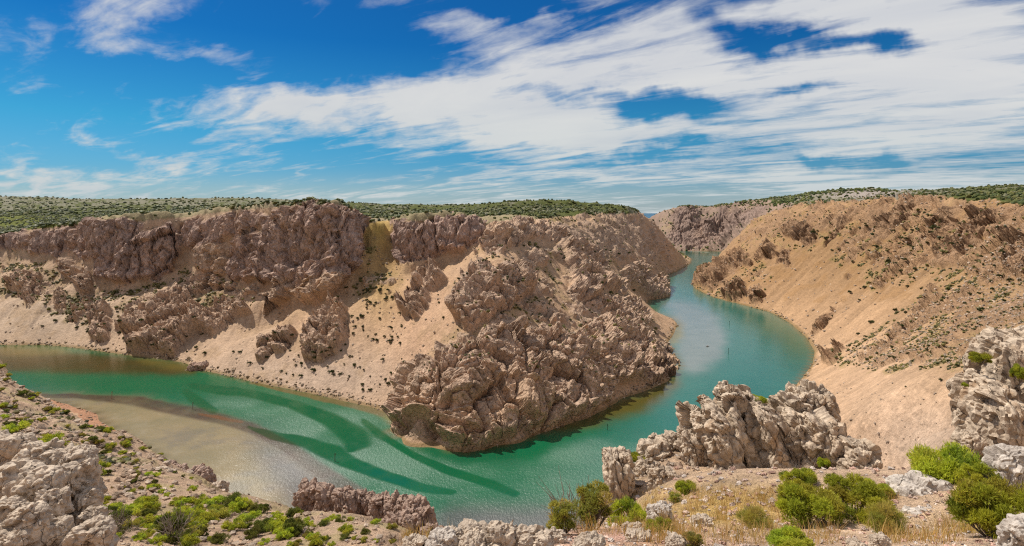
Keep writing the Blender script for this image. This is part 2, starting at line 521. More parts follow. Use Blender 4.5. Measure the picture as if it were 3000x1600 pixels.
# the near ledge
pts((600, 1600, 4.0), (900, 1450, 5), (1050, 1368, 5.2), (1200, 1366, 5.2), (1350, 1362, 5.4), (1500, 1360, 5.6), (1700, 1372, 5.2), (1900, 1374, 5.2), (2100, 1374, 5.2), (2300, 1374, 5), (2576, 1374, 4.5), (2800, 1374, 4),
    (1000, 1368, 6.2), (1100, 1352, 6.4), (1200, 1347, 6.4), (1300, 1345, 6.4), (1400, 1338, 7.2), (1450, 1332, 8))
CTRL += [(-6, 5.5, 114.2), (-9, 12, 108.5), (-12, 20, 106.5), (-2, 9, 112.9), (0, 9.5, 113.2), (-4, 14, 106), (0, 14, 107), (2, 15, 107), (-5, 24, 97), (0, 26, 93), (5, 28, 94), (0, 40, 80), (10, 42, 82), (-15, 30, 101),
         (-2, 2, 118.0), (0, 2, 118.1), (2.5, 2, 118.2), (-4, 3, 116.5), (5, 2, 118.4)]
pts((1390, 1335, 9), (1530, 1302, 11), (1550, 1268, 15), (1600, 1280, 13.5), (1700, 1310, 10), (1650, 1255, 17), (1750, 1237, 19), (1900, 1242, 18), (2050, 1228, 19), (2200, 1232, 18), (2250, 1232, 17),
    (2300, 1218, 17), (2400, 1190, 19), (2500, 1165, 22), (2576, 1150, 24), (2700, 1140, 24), (1900, 1310, 9.5), (2100, 1330, 8.2), (2300, 1330, 8), (2500, 1330, 7), (1600, 1335, 8), (1800, 1340, 7.6), (2750, 1300, 7),
    (1540, 1215, 21), (1600, 1160, 25), (1700, 1130, 25), (1750, 1180, 23), (2000, 1150, 23.5), (2150, 1180, 22), (2250, 1206, 20), (2330, 1190, 21), (2430, 1165, 23))
for (x, Y, z) in [(1480, 25, 101), (1500, 17, 108.5), (1520, 32, 96), (1560, 40, 90), (1640, 40, 92), (1720, 42, 92), (1850, 42, 93), (2000, 42, 93), (2150, 40, 94), (2250, 36, 97), (2330, 34, 99), (2450, 34, 102), (2600, 38, 104),
                  (1550, 60, 74), (1750, 62, 76), (2000, 62, 80), (2200, 62, 82), (2576, 70, 92)]:
    CTRL.append(((x - CX) / F * Y, Y, z))
# sand spit
for x, y in [(150, 1030), (190, 1044), (222, 1050), (120, 1014), (200, 1034), (170, 1036), (226, 1044), (150, 1020), (100, 1008), (210, 1056)]:
    X, Y, _ = Pw(x, y, Yw(y))
    CTRL.append((X, Y, 1.6))
CT = np.array(CTRL, float)
_, keep = np.unique(np.round(np.stack((CT[:, 0] / np.maximum(CT[:, 1], 3) * 160, np.log(np.maximum(CT[:, 1], 1)) * 160), 1)), axis=0, return_index=True)
CT = CT[np.sort(keep)]
print('controls', len(CT), round(time.time() - T0, 1))
cc = 0.004
A = np.sqrt((CT[:, None, 0] - CT[None, :, 0]) ** 2 + (CT[:, None, 1] - CT[None, :, 1]) ** 2)
nC = len(CT)
M = np.zeros((nC + 1, nC + 1))
M[:nC, :nC] = A - np.eye(nC) * 0.15
M[:nC, nC] = 1; M[nC, :nC] = 1
sol = np.linalg.solve(M, np.append(CT[:, 2], 0))
Wt, W0 = sol[:nC], sol[nC]

# ------------------------------------------------------------------ the ground as one height field
TX0, TX1 = -1.117, 1.117          # sideways coordinate: dense in the valley ahead, coarse to either side


def s2t(s_):
    a_ = np.abs(s_)
    return np.sign(s_) * np.where(a_ < 0.97, a_, 0.97 + (a_ - 0.97) / 0.09)


def t2s(t):
    a_ = np.abs(t)
    return np.sign(t) * np.where(a_ < 0.97, a_, 0.97 + (a_ - 0.97) * 0.09)


MC, KC = 330, 460
txc = s2t(np.linspace(TX0, TX1, MC))
lyc = np.linspace(math.log(2.2), math.log(7000), KC)
Xc = (txc[:, None] * np.exp(lyc)[None, :]).ravel().astype(np.float64)
Yc = np.broadcast_to(np.exp(lyc)[None, :], (MC, KC)).ravel().astype(np.float64)
Hc = np.empty(MC * KC, np.float64)
c32 = CT.astype(np.float64)
w32 = Wt.astype(np.float64)
for s in range(0, MC * KC, 8000):
    e = min(MC * KC, s + 8000)
    dd = (Xc[s:e, None] - c32[None, :, 0]) ** 2
    dd += (Yc[s:e, None] - c32[None, :, 1]) ** 2
    np.sqrt(dd, out=dd)
    Hc[s:e] = dd @ w32 + W0
Hc = Hc.reshape(MC, KC)
dC, bankC = dist_shore(Xc.astype(float), Yc.astype(float))
dC = dC.reshape(MC, KC); bankC = bankC.reshape(MC, KC)
print('field', round(time.time() - T0, 1))


def upcubic(G, a, b):
    """sample grid G at fractional (a, b), Catmull-Rom along both axes"""
    def wts(t):
        return (-.5 * t + t * t - .5 * t ** 3, 1 - 2.5 * t * t + 1.5 * t ** 3, .5 * t + 2 * t * t - 1.5 * t ** 3, -.5 * t * t + .5 * t ** 3)
    ia = np.clip(np.floor(a).astype(int), 0, G.shape[0] - 2); ib = np.clip(np.floor(b).astype(int), 0, G.shape[1] - 2)
    wa, wb = wts(a - ia), wts(b - ib)
    r = 0
    for m in range(4):
        im = np.clip(ia + m - 1, 0, G.shape[0] - 1)
        s = 0
        for n in range(4):
            s = s + wb[n] * G[im, np.clip(ib + n - 1, 0, G.shape[1] - 1)]
        r = r + wa[m] * s
    return r


def uplin(G, a, b):
    ia = np.clip(np.floor(a).astype(int), 0, G.shape[0] - 2); ib = np.clip(np.floor(b).astype(int), 0, G.shape[1] - 2)
    fa, fb = np.clip(a - ia, 0, 1), np.clip(b - ib, 0, 1)
    return ((1 - fa) * ((1 - fb) * G[ia, ib] + fb * G[ia, ib + 1]) + fa * ((1 - fb) * G[ia + 1, ib] + fb * G[ia + 1, ib + 1]))


NCOL, NROW, KF = 1280, 660, 1100
txf = s2t(np.linspace(TX0, TX1, NCOL))
lyf = np.linspace(lyc[0], lyc[-1], KF)
ca = (t2s(txf) - TX0) / (TX1 - TX0) * (MC - 1)
cb_ = (lyf - lyc[0]) / (lyc[-1] - lyc[0]) * (KC - 1)
sub = np.arange(0, NCOL, 4)
Zs = upcubic(Hc, np.repeat(ca[sub], KF), np.tile(cb_, len(sub))).reshape(len(sub), KF)
ysc = HY - F * (Zs - EYE) / np.exp(lyf)[None, :]
run = np.minimum.accumulate(ysc, axis=1)
dy = np.clip(-(np.diff(ysc, axis=1)), 0, None)
vis = (ysc[:, 1:] <= run[:, :-1] + 14) & (ysc[:, 1:] < 1420)
w = np.where(vis, dy, 0.18 * dy) + np.where(vis & (Zs[:, 1:] > -1) & (np.exp(lyf)[None, 1:] > 40) & (np.exp(lyf)[None, 1:] < 1500), 0.10 * F * np.diff(lyf)[None, :], 0) + 0.16 + 0.25 * np.abs(np.diff(Zs, axis=1)) * (F / np.exp(lyf)[None, 1:]) * 0.25
w = np.where(Zs[:, 1:] < -1.5, 0.05, w)
w = blur(blur(w, 4, 0), 5, 1)
cum = np.concatenate((np.zeros((len(sub), 1)), np.cumsum(w, 1)), 1)
cum /= cum[:, -1:]
LY = np.empty((NCOL, NROW))
q = np.linspace(0, 1, NROW)
rows = np.array([np.interp(q, cum[i], lyf) for i in range(len(sub))])
ii = np.arange(NCOL) / 4.0
i0 = np.clip(ii.astype(int), 0, len(sub) - 2); fi = np.clip(ii - i0, 0, 1)[:, None]
LY = rows[i0] * (1 - fi) + rows[i0 + 1] * fi
A_ = np.repeat(ca, NROW)
B_ = ((LY - lyc[0]) / (lyc[-1] - lyc[0]) * (KC - 1)).ravel()
Zb = upcubic(Hc, A_, B_).reshape(NCOL, NROW)
Yg = np.exp(LY)
Xg = txf[:, None] * Yg
V = np.stack((Xg, Yg, Zb), -1)
DS = uplin(dC, A_, B_).reshape(NCOL, NROW)
bankC[(bankC == 2) & ((Xc / Yc).reshape(MC, KC) > 0.12) & (Yc.reshape(MC, KC) > 31)] = 1
BK = bankC[np.clip(np.round(A_).astype(int), 0, MC - 1), np.clip(np.round(B_).astype(int), 0, KC - 1)].reshape(NCOL, NROW)
print('grid', round(time.time() - T0, 1))


def normals(V):
    du = np.gradient(V, axis=0); dv = np.gradient(V, axis=1)
    n = np.cross(du, dv)
    n /= np.linalg.norm(n, axis=-1, keepdims=True) + 1e-9
    return np.where(n[..., 2:3] < 0, -n, n)


NB = normals(V)
for ax in (0, 1):
    for k in range(3):
        NB[..., k] = blur(NB[..., k], 2.0, ax)
NB /= np.linalg.norm(NB, axis=-1, keepdims=True) + 1e-9
_k = sstep(Yg, 22, 40)[..., None]
NB = NB * _k + np.array((0.0, 0.0, 1.0)) * (1 - _k)
PX = CX + F * Xg / Yg
PY = HY - F * (Zb - EYE) / Yg

# ------------------------------------------------------------------ rock, scree and soil: regions of the ground
RX0, RY0, RS = -400, 400, 2.0
RW, RH = 1700, 520
gx, gy = np.meshgrid(RX0 + RS * (np.arange(RW) + .5), RY0 + RS * (np.arange(RH) + .5))


def raster(poly, soft=2.0):
    poly = np.asarray(poly, float)
    m = np.zeros((RH, RW))
    x0 = max(0, int((poly[:, 0].min() - RX0) / RS) - 2); x1 = min(RW, int((poly[:, 0].max() - RX0) / RS) + 3)
    y0 = max(0, int((poly[:, 1].min() - RY0) / RS) - 2); y1 = min(RH, int((poly[:, 1].max() - RY0) / RS) + 3)
    m[y0:y1, x0:x1] = inpoly(gx[y0:y1, x0:x1], gy[y0:y1, x0:x1], poly)
    return blur(blur(m, soft, 0), soft, 1)


def sample(m, px, py):
    return uplin(m, (py - RY0) / RS - .5, (px - RX0) / RS - .5)


k_ = 0.33755
R1 = lambda *p: [(a * k_, 481 + b * k_) for a, b in p]
R2 = lambda *p: [(859 + a * k_, 481 + b * k_) for a, b in p]
R3 = lambda *p: [(1718 + a * k_, 446.5 + b * k_) for a, b in p]
VV = lambda *p: list(p)
# name, label, polygon, height it stands out (m), nearest depth, farthest depth
CRAGS = [
    ('cliff', 'low brown cliff band at the far left rim, below the green scrubland', R1((-400, 330), (-50, 335), (100, 325), (350, 290), (600, 240), (780, 215), (780, 330), (560, 410), (430, 485), (250, 465), (100, 450), (20, 420), (-400, 440)), 3, 420, 760),
    ('cliff', 'shadowed grey cliff wall between the low left cliff and the square rock bastion', R1((560, 410), (785, 215), (1000, 215), (1090, 250), (1000, 330), (930, 430), (920, 560), (800, 660), (730, 640), (700, 520), (600, 500), (540, 460)), 3, 420, 760),
    ('cliff', 'square rock bastion with a pale sunlit flank in the long left cliff', R1((1000, 340), (1100, 290), (1280, 250), (1370, 300), (1395, 430), (1300, 520), (1290, 570), (1180, 660), (1050, 670), (900, 690), (810, 660), (900, 590), (920, 450)), 9, 420, 760),
    ('cliff', 'broken brown cliff tier under the rim, right of the square bastion', R1((1340, 250), (1700, 180), (1900, 150), (2080, 200), (1990, 260), (1900, 270), (1770, 340), (1650, 380), (1500, 460), (1400, 430)), 4, 420, 760),
    ('cliff', 'tallest cliff wall, purplish and vertical, left of the yellow saddle', R1((1720, 420), (1800, 340), (1980, 310), (2000, 250), (2080, 200), (2200, 110), (2400, 105), (2544, 130), (2680, 150), (2740, 260), (2700, 330), (2715, 430), (2640, 600), (2544, 690), (2400, 700), (2250, 720), (2010, 685), (1900, 650), (1730, 640), (1690, 560)), 6, 400, 760),
    ('cliff', 'blocky cliff with a flat top right of the yellow saddle', R2((380, 205), (450, 215), (600, 230), (650, 205), (750, 190), (870, 187), (1000, 200), (1085, 245), (1080, 330), (1000, 390), (870, 460), (720, 470), (640, 500), (560, 530), (440, 545), (400, 470), (365, 390), (378, 300)), 4, 380, 600),
    ('rock_outcrop', 'rounded buttress hanging below the tallest cliff wall', R1((2200, 760), (2290, 690), (2400, 640), (2540, 600), (2560, 700), (2500, 760), (2340, 840), (2290, 830)), 9, 380, 600),
    ('rock_outcrop', 'narrow tilted fin of rock on the scree below the tallest wall', R1((1945, 900), (2090, 690), (2190, 660), (2200, 760), (2110, 840), (1970, 935)), 10, 350, 600),
    ('rock_outcrop', 'big dark crag with its foot in the olive shallows', R1((930, 1130), (1020, 950), (1080, 920), (1280, 870), (1350, 860), (1385, 1150), (1300, 1222), (1170, 1228), (1000, 1200)), 12, 380, 600),
    ('rock_outcrop', 'wide shadowed crag with a stepped base right of the big waterside crag', R1((1350, 860), (1450, 830), (1560, 900), (1620, 840), (1700, 830), (1860, 880), (1840, 930), (1690, 1020), (1590, 1070), (1480, 1040), (1380, 1120)), 11, 380, 600),
    ('rock_outcrop', 'ragged two-storey outcrop left of the big waterside crag', R1((670, 900), (740, 860), (830, 880), (820, 1000), (830, 1080), (770, 1140), (700, 1130), (680, 1060)), 9, 380, 640),
    ('rock_outcrop', 'small low outcrop just up the slope from the ragged two-storey outcrop', R1((840, 990), (900, 940), (1000, 900), (960, 1000), (880, 1050)), 6, 380, 640),
    ('rock_outcrop', 'leaning outcrop dotted with bushes halfway down the left scree', R1((510, 950), (540, 860), (650, 790), (700, 800), (680, 860), (560, 960)), 7, 380, 640),
    ('rock_outcrop', 'small dark knob of rock on the pale left scree', R1((410, 800), (460, 740), (520, 830), (480, 880), (430, 860)), 7, 380, 640),
    ('rock_outcrop', 'broad mossy outcrop at the far left under the low cliff', R1((50, 720), (110, 620), (230, 600), (330, 640), (310, 740), (240, 860), (180, 820), (110, 740)), 8, 380, 700),
    ('rock_outcrop', 'dark crag stepping down from the shadowed grey wall', R1((440, 520), (530, 480), (560, 560), (700, 620), (700, 760), (600, 780), (560, 690), (500, 640)), 9, 400, 700),
    ('rock_outcrop', 'pale rock ledge at the foot of the broken brown tier', R1((1480, 460), (1640, 380), (1740, 420), (1660, 560), (1700, 600), (1600, 640), (1540, 620), (1460, 570)), 7, 400, 700),
    ('rock_outcrop', 'slim rock rib near the shore, left of the hollow crag', R1((1910, 1260), (1960, 1150), (2110, 1060), (2220, 1050), (2140, 1150), (1950, 1300)), 9, 340, 560),
    ('rock_outcrop', 'hollow crag with a shadowed face at the edge of the gully scree', R1((2250, 1230), (2280, 1080), (2380, 960), (2500, 900), (2600, 870), (2580, 1100), (2520, 1200), (2400, 1270), (2260, 1250)), 10, 340, 560),
    ('rock_outcrop', 'row of bushy rock teeth above the wide shadowed crag', R1((1090, 850), (1160, 780), (1350, 700), (1520, 640), (1640, 640), (1700, 700), (1500, 760), (1350, 800), (1200, 860)), 4, 380, 640),
    ('rock_outcrop', 'upper rounded block below the flat topped cliff', R2((545, 600), (640, 550), (720, 530), (745, 560), (720, 610), (600, 685), (550, 680)), 9, 330, 560),
    ('rock_outcrop', 'second rounded block, touching the upper one from below', R2((600, 690), (740, 612), (815, 660), (700, 740), (640, 740)), 8, 330, 560),
    ('rock_outcrop', 'third rounded block in the chain below the flat topped cliff', R2((490, 770), (560, 700), (640, 735), (685, 790), (610, 870), (560, 830), (490, 830)), 9, 330, 560),
    ('rock_outcrop', 'lowest block of the chain, overhanging the bare gully scree', R2((415, 860), (470, 810), (560, 835), (610, 890), (560, 970), (510, 970), (470, 880), (430, 880)), 10, 330, 560),
    ('rock_outcrop', 'arched slab of bedded rock in the middle of the promontory', R2((840, 950), (880, 850), (1000, 720), (1150, 620), (1290, 630), (1440, 730), (1380, 800), (1200, 880), (1080, 970), (960, 1040), (900, 980)), 12, 300, 520),
    ('rock_outcrop', 'curved rib above the arched slab', R2((930, 640), (1000, 540), (1100, 560), (1300, 590), (1150, 600), (1000, 690), (880, 740)), 6, 300, 560),
    ('rock_outcrop', 'long bedded ledge under the green plateau edge of the promontory', R2((1090, 300), (1240, 235), (1500, 225), (1640, 300), (1700, 400), (1560, 360), (1400, 330), (1290, 420), (1100, 470), (1040, 430)), 5, 380, 760),
    ('rock_outcrop', 'steep rock spine running down the right side of the promontory', R2((1620, 330), (1700, 400), (1830, 430), (1890, 520), (1980, 640), (2080, 740), (1900, 720), (1890, 830), (1750, 830), (1690, 740), (1700, 620), (1640, 480)), 9, 380, 800),
    ('rock_outcrop', 'waterside crag on the right of the promontory, at the bend of the narrow reach', R2((2080, 580), (2200, 540), (2290, 570), (2300, 640), (2390, 630), (2455, 770), (2420, 800), (2300, 808), (2200, 720), (2080, 690)), 9, 480, 1000),
    ('rock_outcrop', 'jumble of rounded rocks above the yellow weedy shore', R2((1760, 840), (1900, 850), (2050, 820), (2180, 800), (2260, 900), (2290, 1010), (2200, 1040), (2020, 940), (1880, 910)), 6, 380, 640),
    ('rock_outcrop', 'weathered rock flank left of the small beach, below the weedy shore', VV((1480, 880), (1440, 840), (1500, 805), (1580, 815), (1650, 870), (1708, 918), (1690, 948), (1640, 962), (1560, 965), (1540, 955)), 7, 340, 520),
    ('rock_headland', 'great brown rock nose of the promontory rising straight from the green water', VV((985, 1080), (1010, 1000), (1045, 935), (1110, 890), (1200, 850), (1300, 830), (1400, 850), (1480, 880), (1540, 955), (1535, 1012), (1480, 1050), (1400, 1075), (1330, 1100), (1260, 1120), (1200, 1140), (1140, 1136), (1100, 1108), (1000, 1100)), 8, 280, 420),
    ('rock_outcrop', 'rocky point on the right bank where the river narrows', R3((70, 770), (110, 690), (280, 640), (380, 540), (480, 560), (520, 640), (330, 690), (310, 780), (200, 830), (90, 815)), 7, 700, 1400),
    ('rock_outcrop', 'dark boulder crag on the right shore below the rocky point', R3((300, 900), (330, 800), (450, 770), (470, 880), (400, 935)), 9, 600, 1000),
    ('rock_outcrop', 'rubbly crag beside the dark boulder crag, at the top of the right beach', R3((500, 880), (560, 840), (610, 860), (620, 930), (540, 940), (490, 950)), 6, 600, 1000),
    ('rock_outcrop', 'dark rock mass biting into the top of the great orange scree', R3((740, 440), (790, 350), (900, 340), (1000, 400), (970, 470), (910, 505), (850, 470)), 7, 600, 1100),
    ('rock_outcrop', 'isolated dark tuft of rock in the left half of the orange scree', R3((705, 600), (740, 535), (800, 550), (785, 640), (720, 650)), 6, 600, 1100),
    ('rock_outcrop', 'low leaning rock left of the isolated dark tuft', R3((520, 600), (560, 540), (680, 500), (695, 570), (600, 605)), 6, 600, 1200),
    ('rock_outcrop', 'single dark stone block in the middle of the orange scree', R3((1210, 745), (1235, 712), (1262, 712), (1252, 742), (1222, 758)), 5, 400, 900),
    ('rock_outcrop', 'bulging rock shoulder in the upper right slope', R3((1850, 560), (1870, 470), (1980, 440), (2060, 500), (2020, 600), (1930, 640)), 6, 300, 800),
    ('cliff', 'faceted purple cliffs of the far hill behind the river bend', R3((-80, 240), (20, 215), (110, 220), (60, 320), (180, 330), (260, 270), (480, 240), (600, 215), (700, 210), (520, 330), (420, 360), (330, 430), (300, 520), (200, 470), (140, 540), (20, 530), (-80, 500)), 5, 1500, 2100),
    ('rock_outcrop', 'narrow bushy rib running down the upper orange scree', R3((1180, 290), (1225, 300), (1135, 440), (1050, 505), (1055, 470), (1140, 380)), 5, 500, 1000),
    ('rock_outcrop', 'dark rocky gully side below the rim, left half of the right slope', R3((1640, 165), (1760, 165), (1700, 260), (1560, 400), (1440, 420), (1560, 280)), 5, 400, 900),
    ('rock_outcrop', 'long slanting rock rib in the upper right slope, above the bulging shoulder', R3((1900, 215), (2050, 260), (1960, 420), (1860, 470), (1760, 540), (1830, 380)), 6, 350, 800),
    ('rock_outcrop', 'wide pale rock rib under the right end of the rim', R3((2150, 260), (2350, 250), (2250, 420), (2120, 560), (2040, 620), (2070, 440)), 6, 300, 700),
    ('rock_outcrop', 'fluted dark rock wall at the right edge of the slope', R3((2400, 470), (2640, 480), (2640, 780), (2440, 760)), 6, 240, 600),
    ('rock_outcrop', 'small dark crag alone near the top of the right slope', R3((1415, 330), (1480, 300), (1450, 370), (1400, 375)), 5, 500, 900),
    ('rock_outcrop', 'little rock rib at the head of the palest scree tongue', R3((1390, 810), (1500, 745), (1570, 715), (1490, 835)), 3, 300, 700),
    ('rock_outcrop', 'thin dark rib low on the scree, close to the bend shore', R3((930, 1165), (1010, 1090), (1130, 975), (1145, 990), (1040, 1120), (960, 1180)), 3, 300, 700),
    ('rock_outcrop', 'stub of rock above the shore where the right scree meets the fin', R3((1030, 1374), (1180, 1240), (1215, 1270), (1110, 1390)), 4, 200, 600),
]
# looser areas where the ground is rocky: polygon, strength, depths
ROUGH = [
    (R1((-400, 420), (420, 500), (720, 700), (900, 720), (1450, 560), (1700, 650), (1900, 720), (1850, 900), (1350, 860), (1000, 900), (600, 980), (400, 900), (100, 760), (-400, 700)), 0.30, 380, 700),
    (R2((1040, 430), (1290, 420), (1700, 400), (2000, 640), (2290, 1000), (2520, 1280), (2000, 1374), (1700, 1374), (560, 1374), (640, 1240), (830, 1000), (900, 740)), 0.46, 280, 700),
    (R2((1500, 240), (2100, 150), (2350, 260), (2544, 480), (2440, 610), (2300, 570), (2080, 560), (1900, 520), (1720, 400)), 0.75, 480, 1500),
    (R3((380, 540), (600, 280), (840, 215), (1130, 195), (1760, 150), (2300, 185), (2700, 220), (2700, 900), (2200, 800), (1850, 640), (1700, 760), (1400, 800), (1450, 600), (1100, 600), (1200, 430), (1000, 380), (980, 470), (900, 500), (740, 450), (600, 440), (420, 560)), 0.80, 200, 1300),
    (R3((1700, 760), (2700, 850), (2700, 1250), (2150, 1374), (1500, 1400), (1100, 1374), (1500, 1150), (1850, 900)), 0.55, 80, 500),
    (R3((80, 760), (300, 640), (520, 640), (690, 720), (600, 860), (470, 940), (280, 900), (100, 820)), 0.5, 600, 1200),
    (R3((-100, 250), (300, 215), (700, 200), (520, 400), (330, 560), (-100, 540)), 0.7, 1400, 2100),
    (R2((180, 330), (330, 330), (420, 520), (440, 700), (250, 760), (60, 700), (150, 500)), 0.35, 380, 560),
    (VV((-200, 900), (60, 980), (250, 1080), (430, 1160), (560, 1260), (430, 1300), (250, 1250), (0, 1100)), 0.30, 20, 150),
    (VV((700, 1250), (1100, 1320), (1120, 1400), (700, 1400)), 0.2, 20, 60),
]
n_flat = NCOL * NROW
P3 = V.reshape(-1, 3)
land = ((Zb > -2.5) & (Yg < 5500)).ravel()
wx = np.zeros(n_flat); wy = np.zeros(n_flat)
lw = np.where(land)[0]
sc_w = np.clip(P3[lw, 1] / 420, 0.08, 4)
q3 = P3[lw] / 14.0
wx[lw] = fbm(q3, 4, 5, 0.6) * 15
wy[lw] = fbm(q3 + 40, 4, 9, 0.6) * 15
pxw, pyw = PX.ravel() + wx, PY.ravel() + wy
Yf = P3[:, 1]
ROCK = np.zeros(n_flat); LIFT = np.zeros(n_flat); OID = np.zeros(n_flat, int) - 1
infr = (PX.ravel() > -380) & (PX.ravel() < 2960) & (PY.ravel() > 402) & (PY.ravel() < 1420) & land
for ci, (nm, lb, poly, lift, ya, yb) in enumerate(CRAGS):
    pp = np.array(poly)
    cand = np.where(infr & (Yf > ya) & (Yf < yb) & (pxw > pp[:, 0].min() - 20) & (pxw < pp[:, 0].max() + 20) & (pyw > pp[:, 1].min() - 20) & (pyw < pp[:, 1].max() + 20))[0]
    m = sample(raster(pp, 2.0), pxw[cand], pyw[cand])
    ROCK[cand] = np.maximum(ROCK[cand], sstep(m, 0.15, 0.6))
    lf = lift * sstep(m, 0.1, 0.95)
    if nm == 'cliff':
        lf = lf * (1 - sstep(NB[..., 2].ravel()[cand], 0.55, 0.82))
    LIFT[cand] = np.maximum(LIFT[cand], lf)
    OID[cand] = np.where(m > 0.5, ci, OID[cand])
LIFT *= 1 - 0.9 * sstep(NB[..., 2].ravel(), 0.90, 0.985)
ROUGHM = np.zeros(n_flat)
for poly, st, ya, yb in ROUGH:
    pp = np.array(poly)
    cand = np.where(infr & (Yf > ya) & (Yf < yb))[0]
    m = sample(raster(pp, 8.0), pxw[cand], pyw[cand])
    ROUGHM[cand] = np.maximum(ROUGHM[cand], st * m)
print('masks', round(time.time() - T0, 1))

# clumps of rock in the rough ground
clump = np.zeros(n_flat)
rg = np.where(ROUGHM > 0.02)[0]
cs = np.clip(Yf[rg] / 420, 0.25, 1.6)
near_r = (Yf[rg] < 150) & ((BK.ravel()[rg] != 1) | (Yf[rg] < 45))
pq = P3[rg] / np.where(near_r, 5.0, 20.0)[:, None] * np.array((1, 1, 1.2))
cl = fbm(pq, 4, 31, 0.62)
th = 0.50 - 1.10 * ROUGHM[rg]
clump[rg] = sstep(cl, th, th + np.where(near_r, 0.5, 0.16))
ROCK2 = np.maximum(ROCK, clump * 0.85)

# broken rock relief
DISP = np.zeros(n_flat)
CREV = np.ones(n_flat)
nearm = (Yf < 150) & ((BK.ravel() != 1) | (Yf < 45))
far_i = np.where((ROCK2 > 0.03) & ~nearm & land)[0]
PQ = P3[far_i]
wv = np.stack((fbm(PQ / 16, 3, 3), fbm(PQ / 16 + 9, 3, 4), fbm(PQ / 16 + 21, 3, 6)), 1)
PQ = PQ + wv * 6
big = np.where(PQ[:, 1] > 1300, 2.2, 1.0)
d1, e1, h1 = facets(PQ / big[:, None], 21, 1, 0.65, 0.5, 0.34, (1, 1, 0.5))
d2, e2, h2 = facets(PQ / big[:, None], 8.5, 2, 0.75, 0.6, 0.42, (1, 1, 0.55))
d3, e3, h3 = facets(PQ / big[:, None], 3.4, 3, 0.7, 0.6, 0.30, (1, 1, 0.8))
rdg = fbm(PQ / 9 * np.array((1, 1, 0.45)), 4, 71, 0.55, True)
bed = np.sin((PQ[:, 2] + 0.35 * PQ[:, 0]) * 1.25 + 3 * fbm(PQ / 30, 2, 77))
bed *= (BK.ravel()[far_i] != 1) * np.clip(fbm(PQ / 22, 2, 79) * 2 + .3, 0, 1)
fold = fbm(PQ / 70, 3, 401)
tb = PQ[:, 0] * (0.42 + 0.3 * fold) + PQ[:, 1] * 0.20 + PQ[:, 2] * 0.90 + 14 * fold + 1.2 * fbm(PQ / 6, 3, 402)
def saw(t):
    f_ = t - np.floor(t)
    return np.where(f_ < 0.82, f_ / 0.82, (1 - f_) / 0.18) - 0.5
lay = 2.3 * saw(tb / 8.5) * (0.6 + 0.6 * fbm(PQ / 35, 2, 403)) + 1.0 * saw(tb / 2.9 + 3 * h1) + 0.35 * saw(tb / 1.15 + 5 * h2)
lay *= np.where((BK.ravel()[far_i] == 1) & (Yf[far_i] < 1300), 0.45, 1.0)
dsp = big * (0.55 * d1 + 0.58 * d2 + 0.34 * d3 + 1.05 * lay) + 0.9 * rdg + 0.5 * bed
dsp *= np.where((BK.ravel()[far_i] == 1) & (Yf[far_i] < 1300), 0.25 + 1.2 * sstep(Yf[far_i], 260, 420), 1.0)
dsp *= 0.62 + 0.38 * np.clip(LIFT[far_i] / 6, 0, 1)
DISP[far_i] = (LIFT[far_i] + clump[far_i] * 2.6 * (1 - ROCK[far_i]) + dsp) * np.clip(ROCK2[far_i], 0, 1)
CREV[far_i] = 1 - 0.0 * e1
near_i = np.where(nearm & land)[0]
PQ = P3[near_i] + 0.5 * np.stack((fbm(P3[near_i] / 2, 3, 13), fbm(P3[near_i] / 2 + 9, 3, 14), fbm(P3[near_i] / 2 + 5, 3, 15)), 1)
fade = sstep(Yf[near_i], 4, 22)
d1, e1, h1 = facets(PQ, 4.2, 21, 0.6, 0.25, 0.2, (1, 1, .8))
d2, e2, h2 = facets(PQ, 1.5, 22, 0.7, 0.6, 0.3)
d3, e3, h3 = facets(PQ, 0.5, 23, 0.7, 0.6, 0.3)
rn = 0.10 + 0.9 * np.clip(clump[near_i] + ROCK[near_i], 0, 1)
DISP[near_i] = rn * fade * (0.25 * d1 + 0.45 * d2) + 0.45 * d3 * np.clip(0.25 + rn, 0, 1) * (0.15 + 0.45 * fade) + clump[near_i] * 0.2 * fade + 0.05 * fbm(PQ / .6, 4, 88)
# streaks that run down the slope
bk = BK.ravel()
st = np.zeros(n_flat)
dirs = [(-0.93, -0.36, -.7), (0.25, -0.97, -.66)]
for bi, (a, b, c) in enumerate(dirs):
    m = np.where(land & ((bk == 1) if bi == 0 else (bk != 1)))[0]
    dv = np.array((a, b, c)); dv /= np.linalg.norm(dv)
    pq = P3[m] - 0.95 * (P3[m] @ dv)[:, None] * dv
    st[m] = fbm(pq / 7, 4, 61, 0.6)
# open ground: gullies and small unevenness
og = np.where(land & (Yf > 60))[0]
PQ = P3[og]
un = fbm(PQ / 26, 5, 41) * 2.0 * np.clip(Yf[og] / 500, 0.3, 2) + fbm(PQ / 5, 3, 43) * 0.35
DISP[og] += un * (1 - 0.6 * np.clip(ROCK2[og], 0, 1)) * sstep(DS.ravel()[og], 0, 25)
DISP[og] += st[og] * 1.5 * np.clip(Yf[og] / 420, .3, 1.3) * (1 - np.clip(ROCK2[og] * 1.3, 0, 1)) * sstep(DS.ravel()[og], 3, 22)
hills = np.where(land & (Yf > 700) & (DS.ravel() > 150))[0]
DISP[hills] += fbm(P3[hills] / 160, 4, 45) * 3
DISP *= sstep(DS.ravel(), -2, 4) * 0.9 + 0.1
DISP[P3[:, 2] < -1.5] *= 0.0
ledge_i = Yf < 40
DISP[ledge_i] = np.clip(DISP[ledge_i], -0.12, 0.16) * (0.30 + 0.70 * sstep(Yf[ledge_i], 26, 40))
Vd = V + NB * DISP.reshape(NCOL, NROW)[..., None]
ND = normals(Vd)
print('relief', round(time.time() - T0, 1))

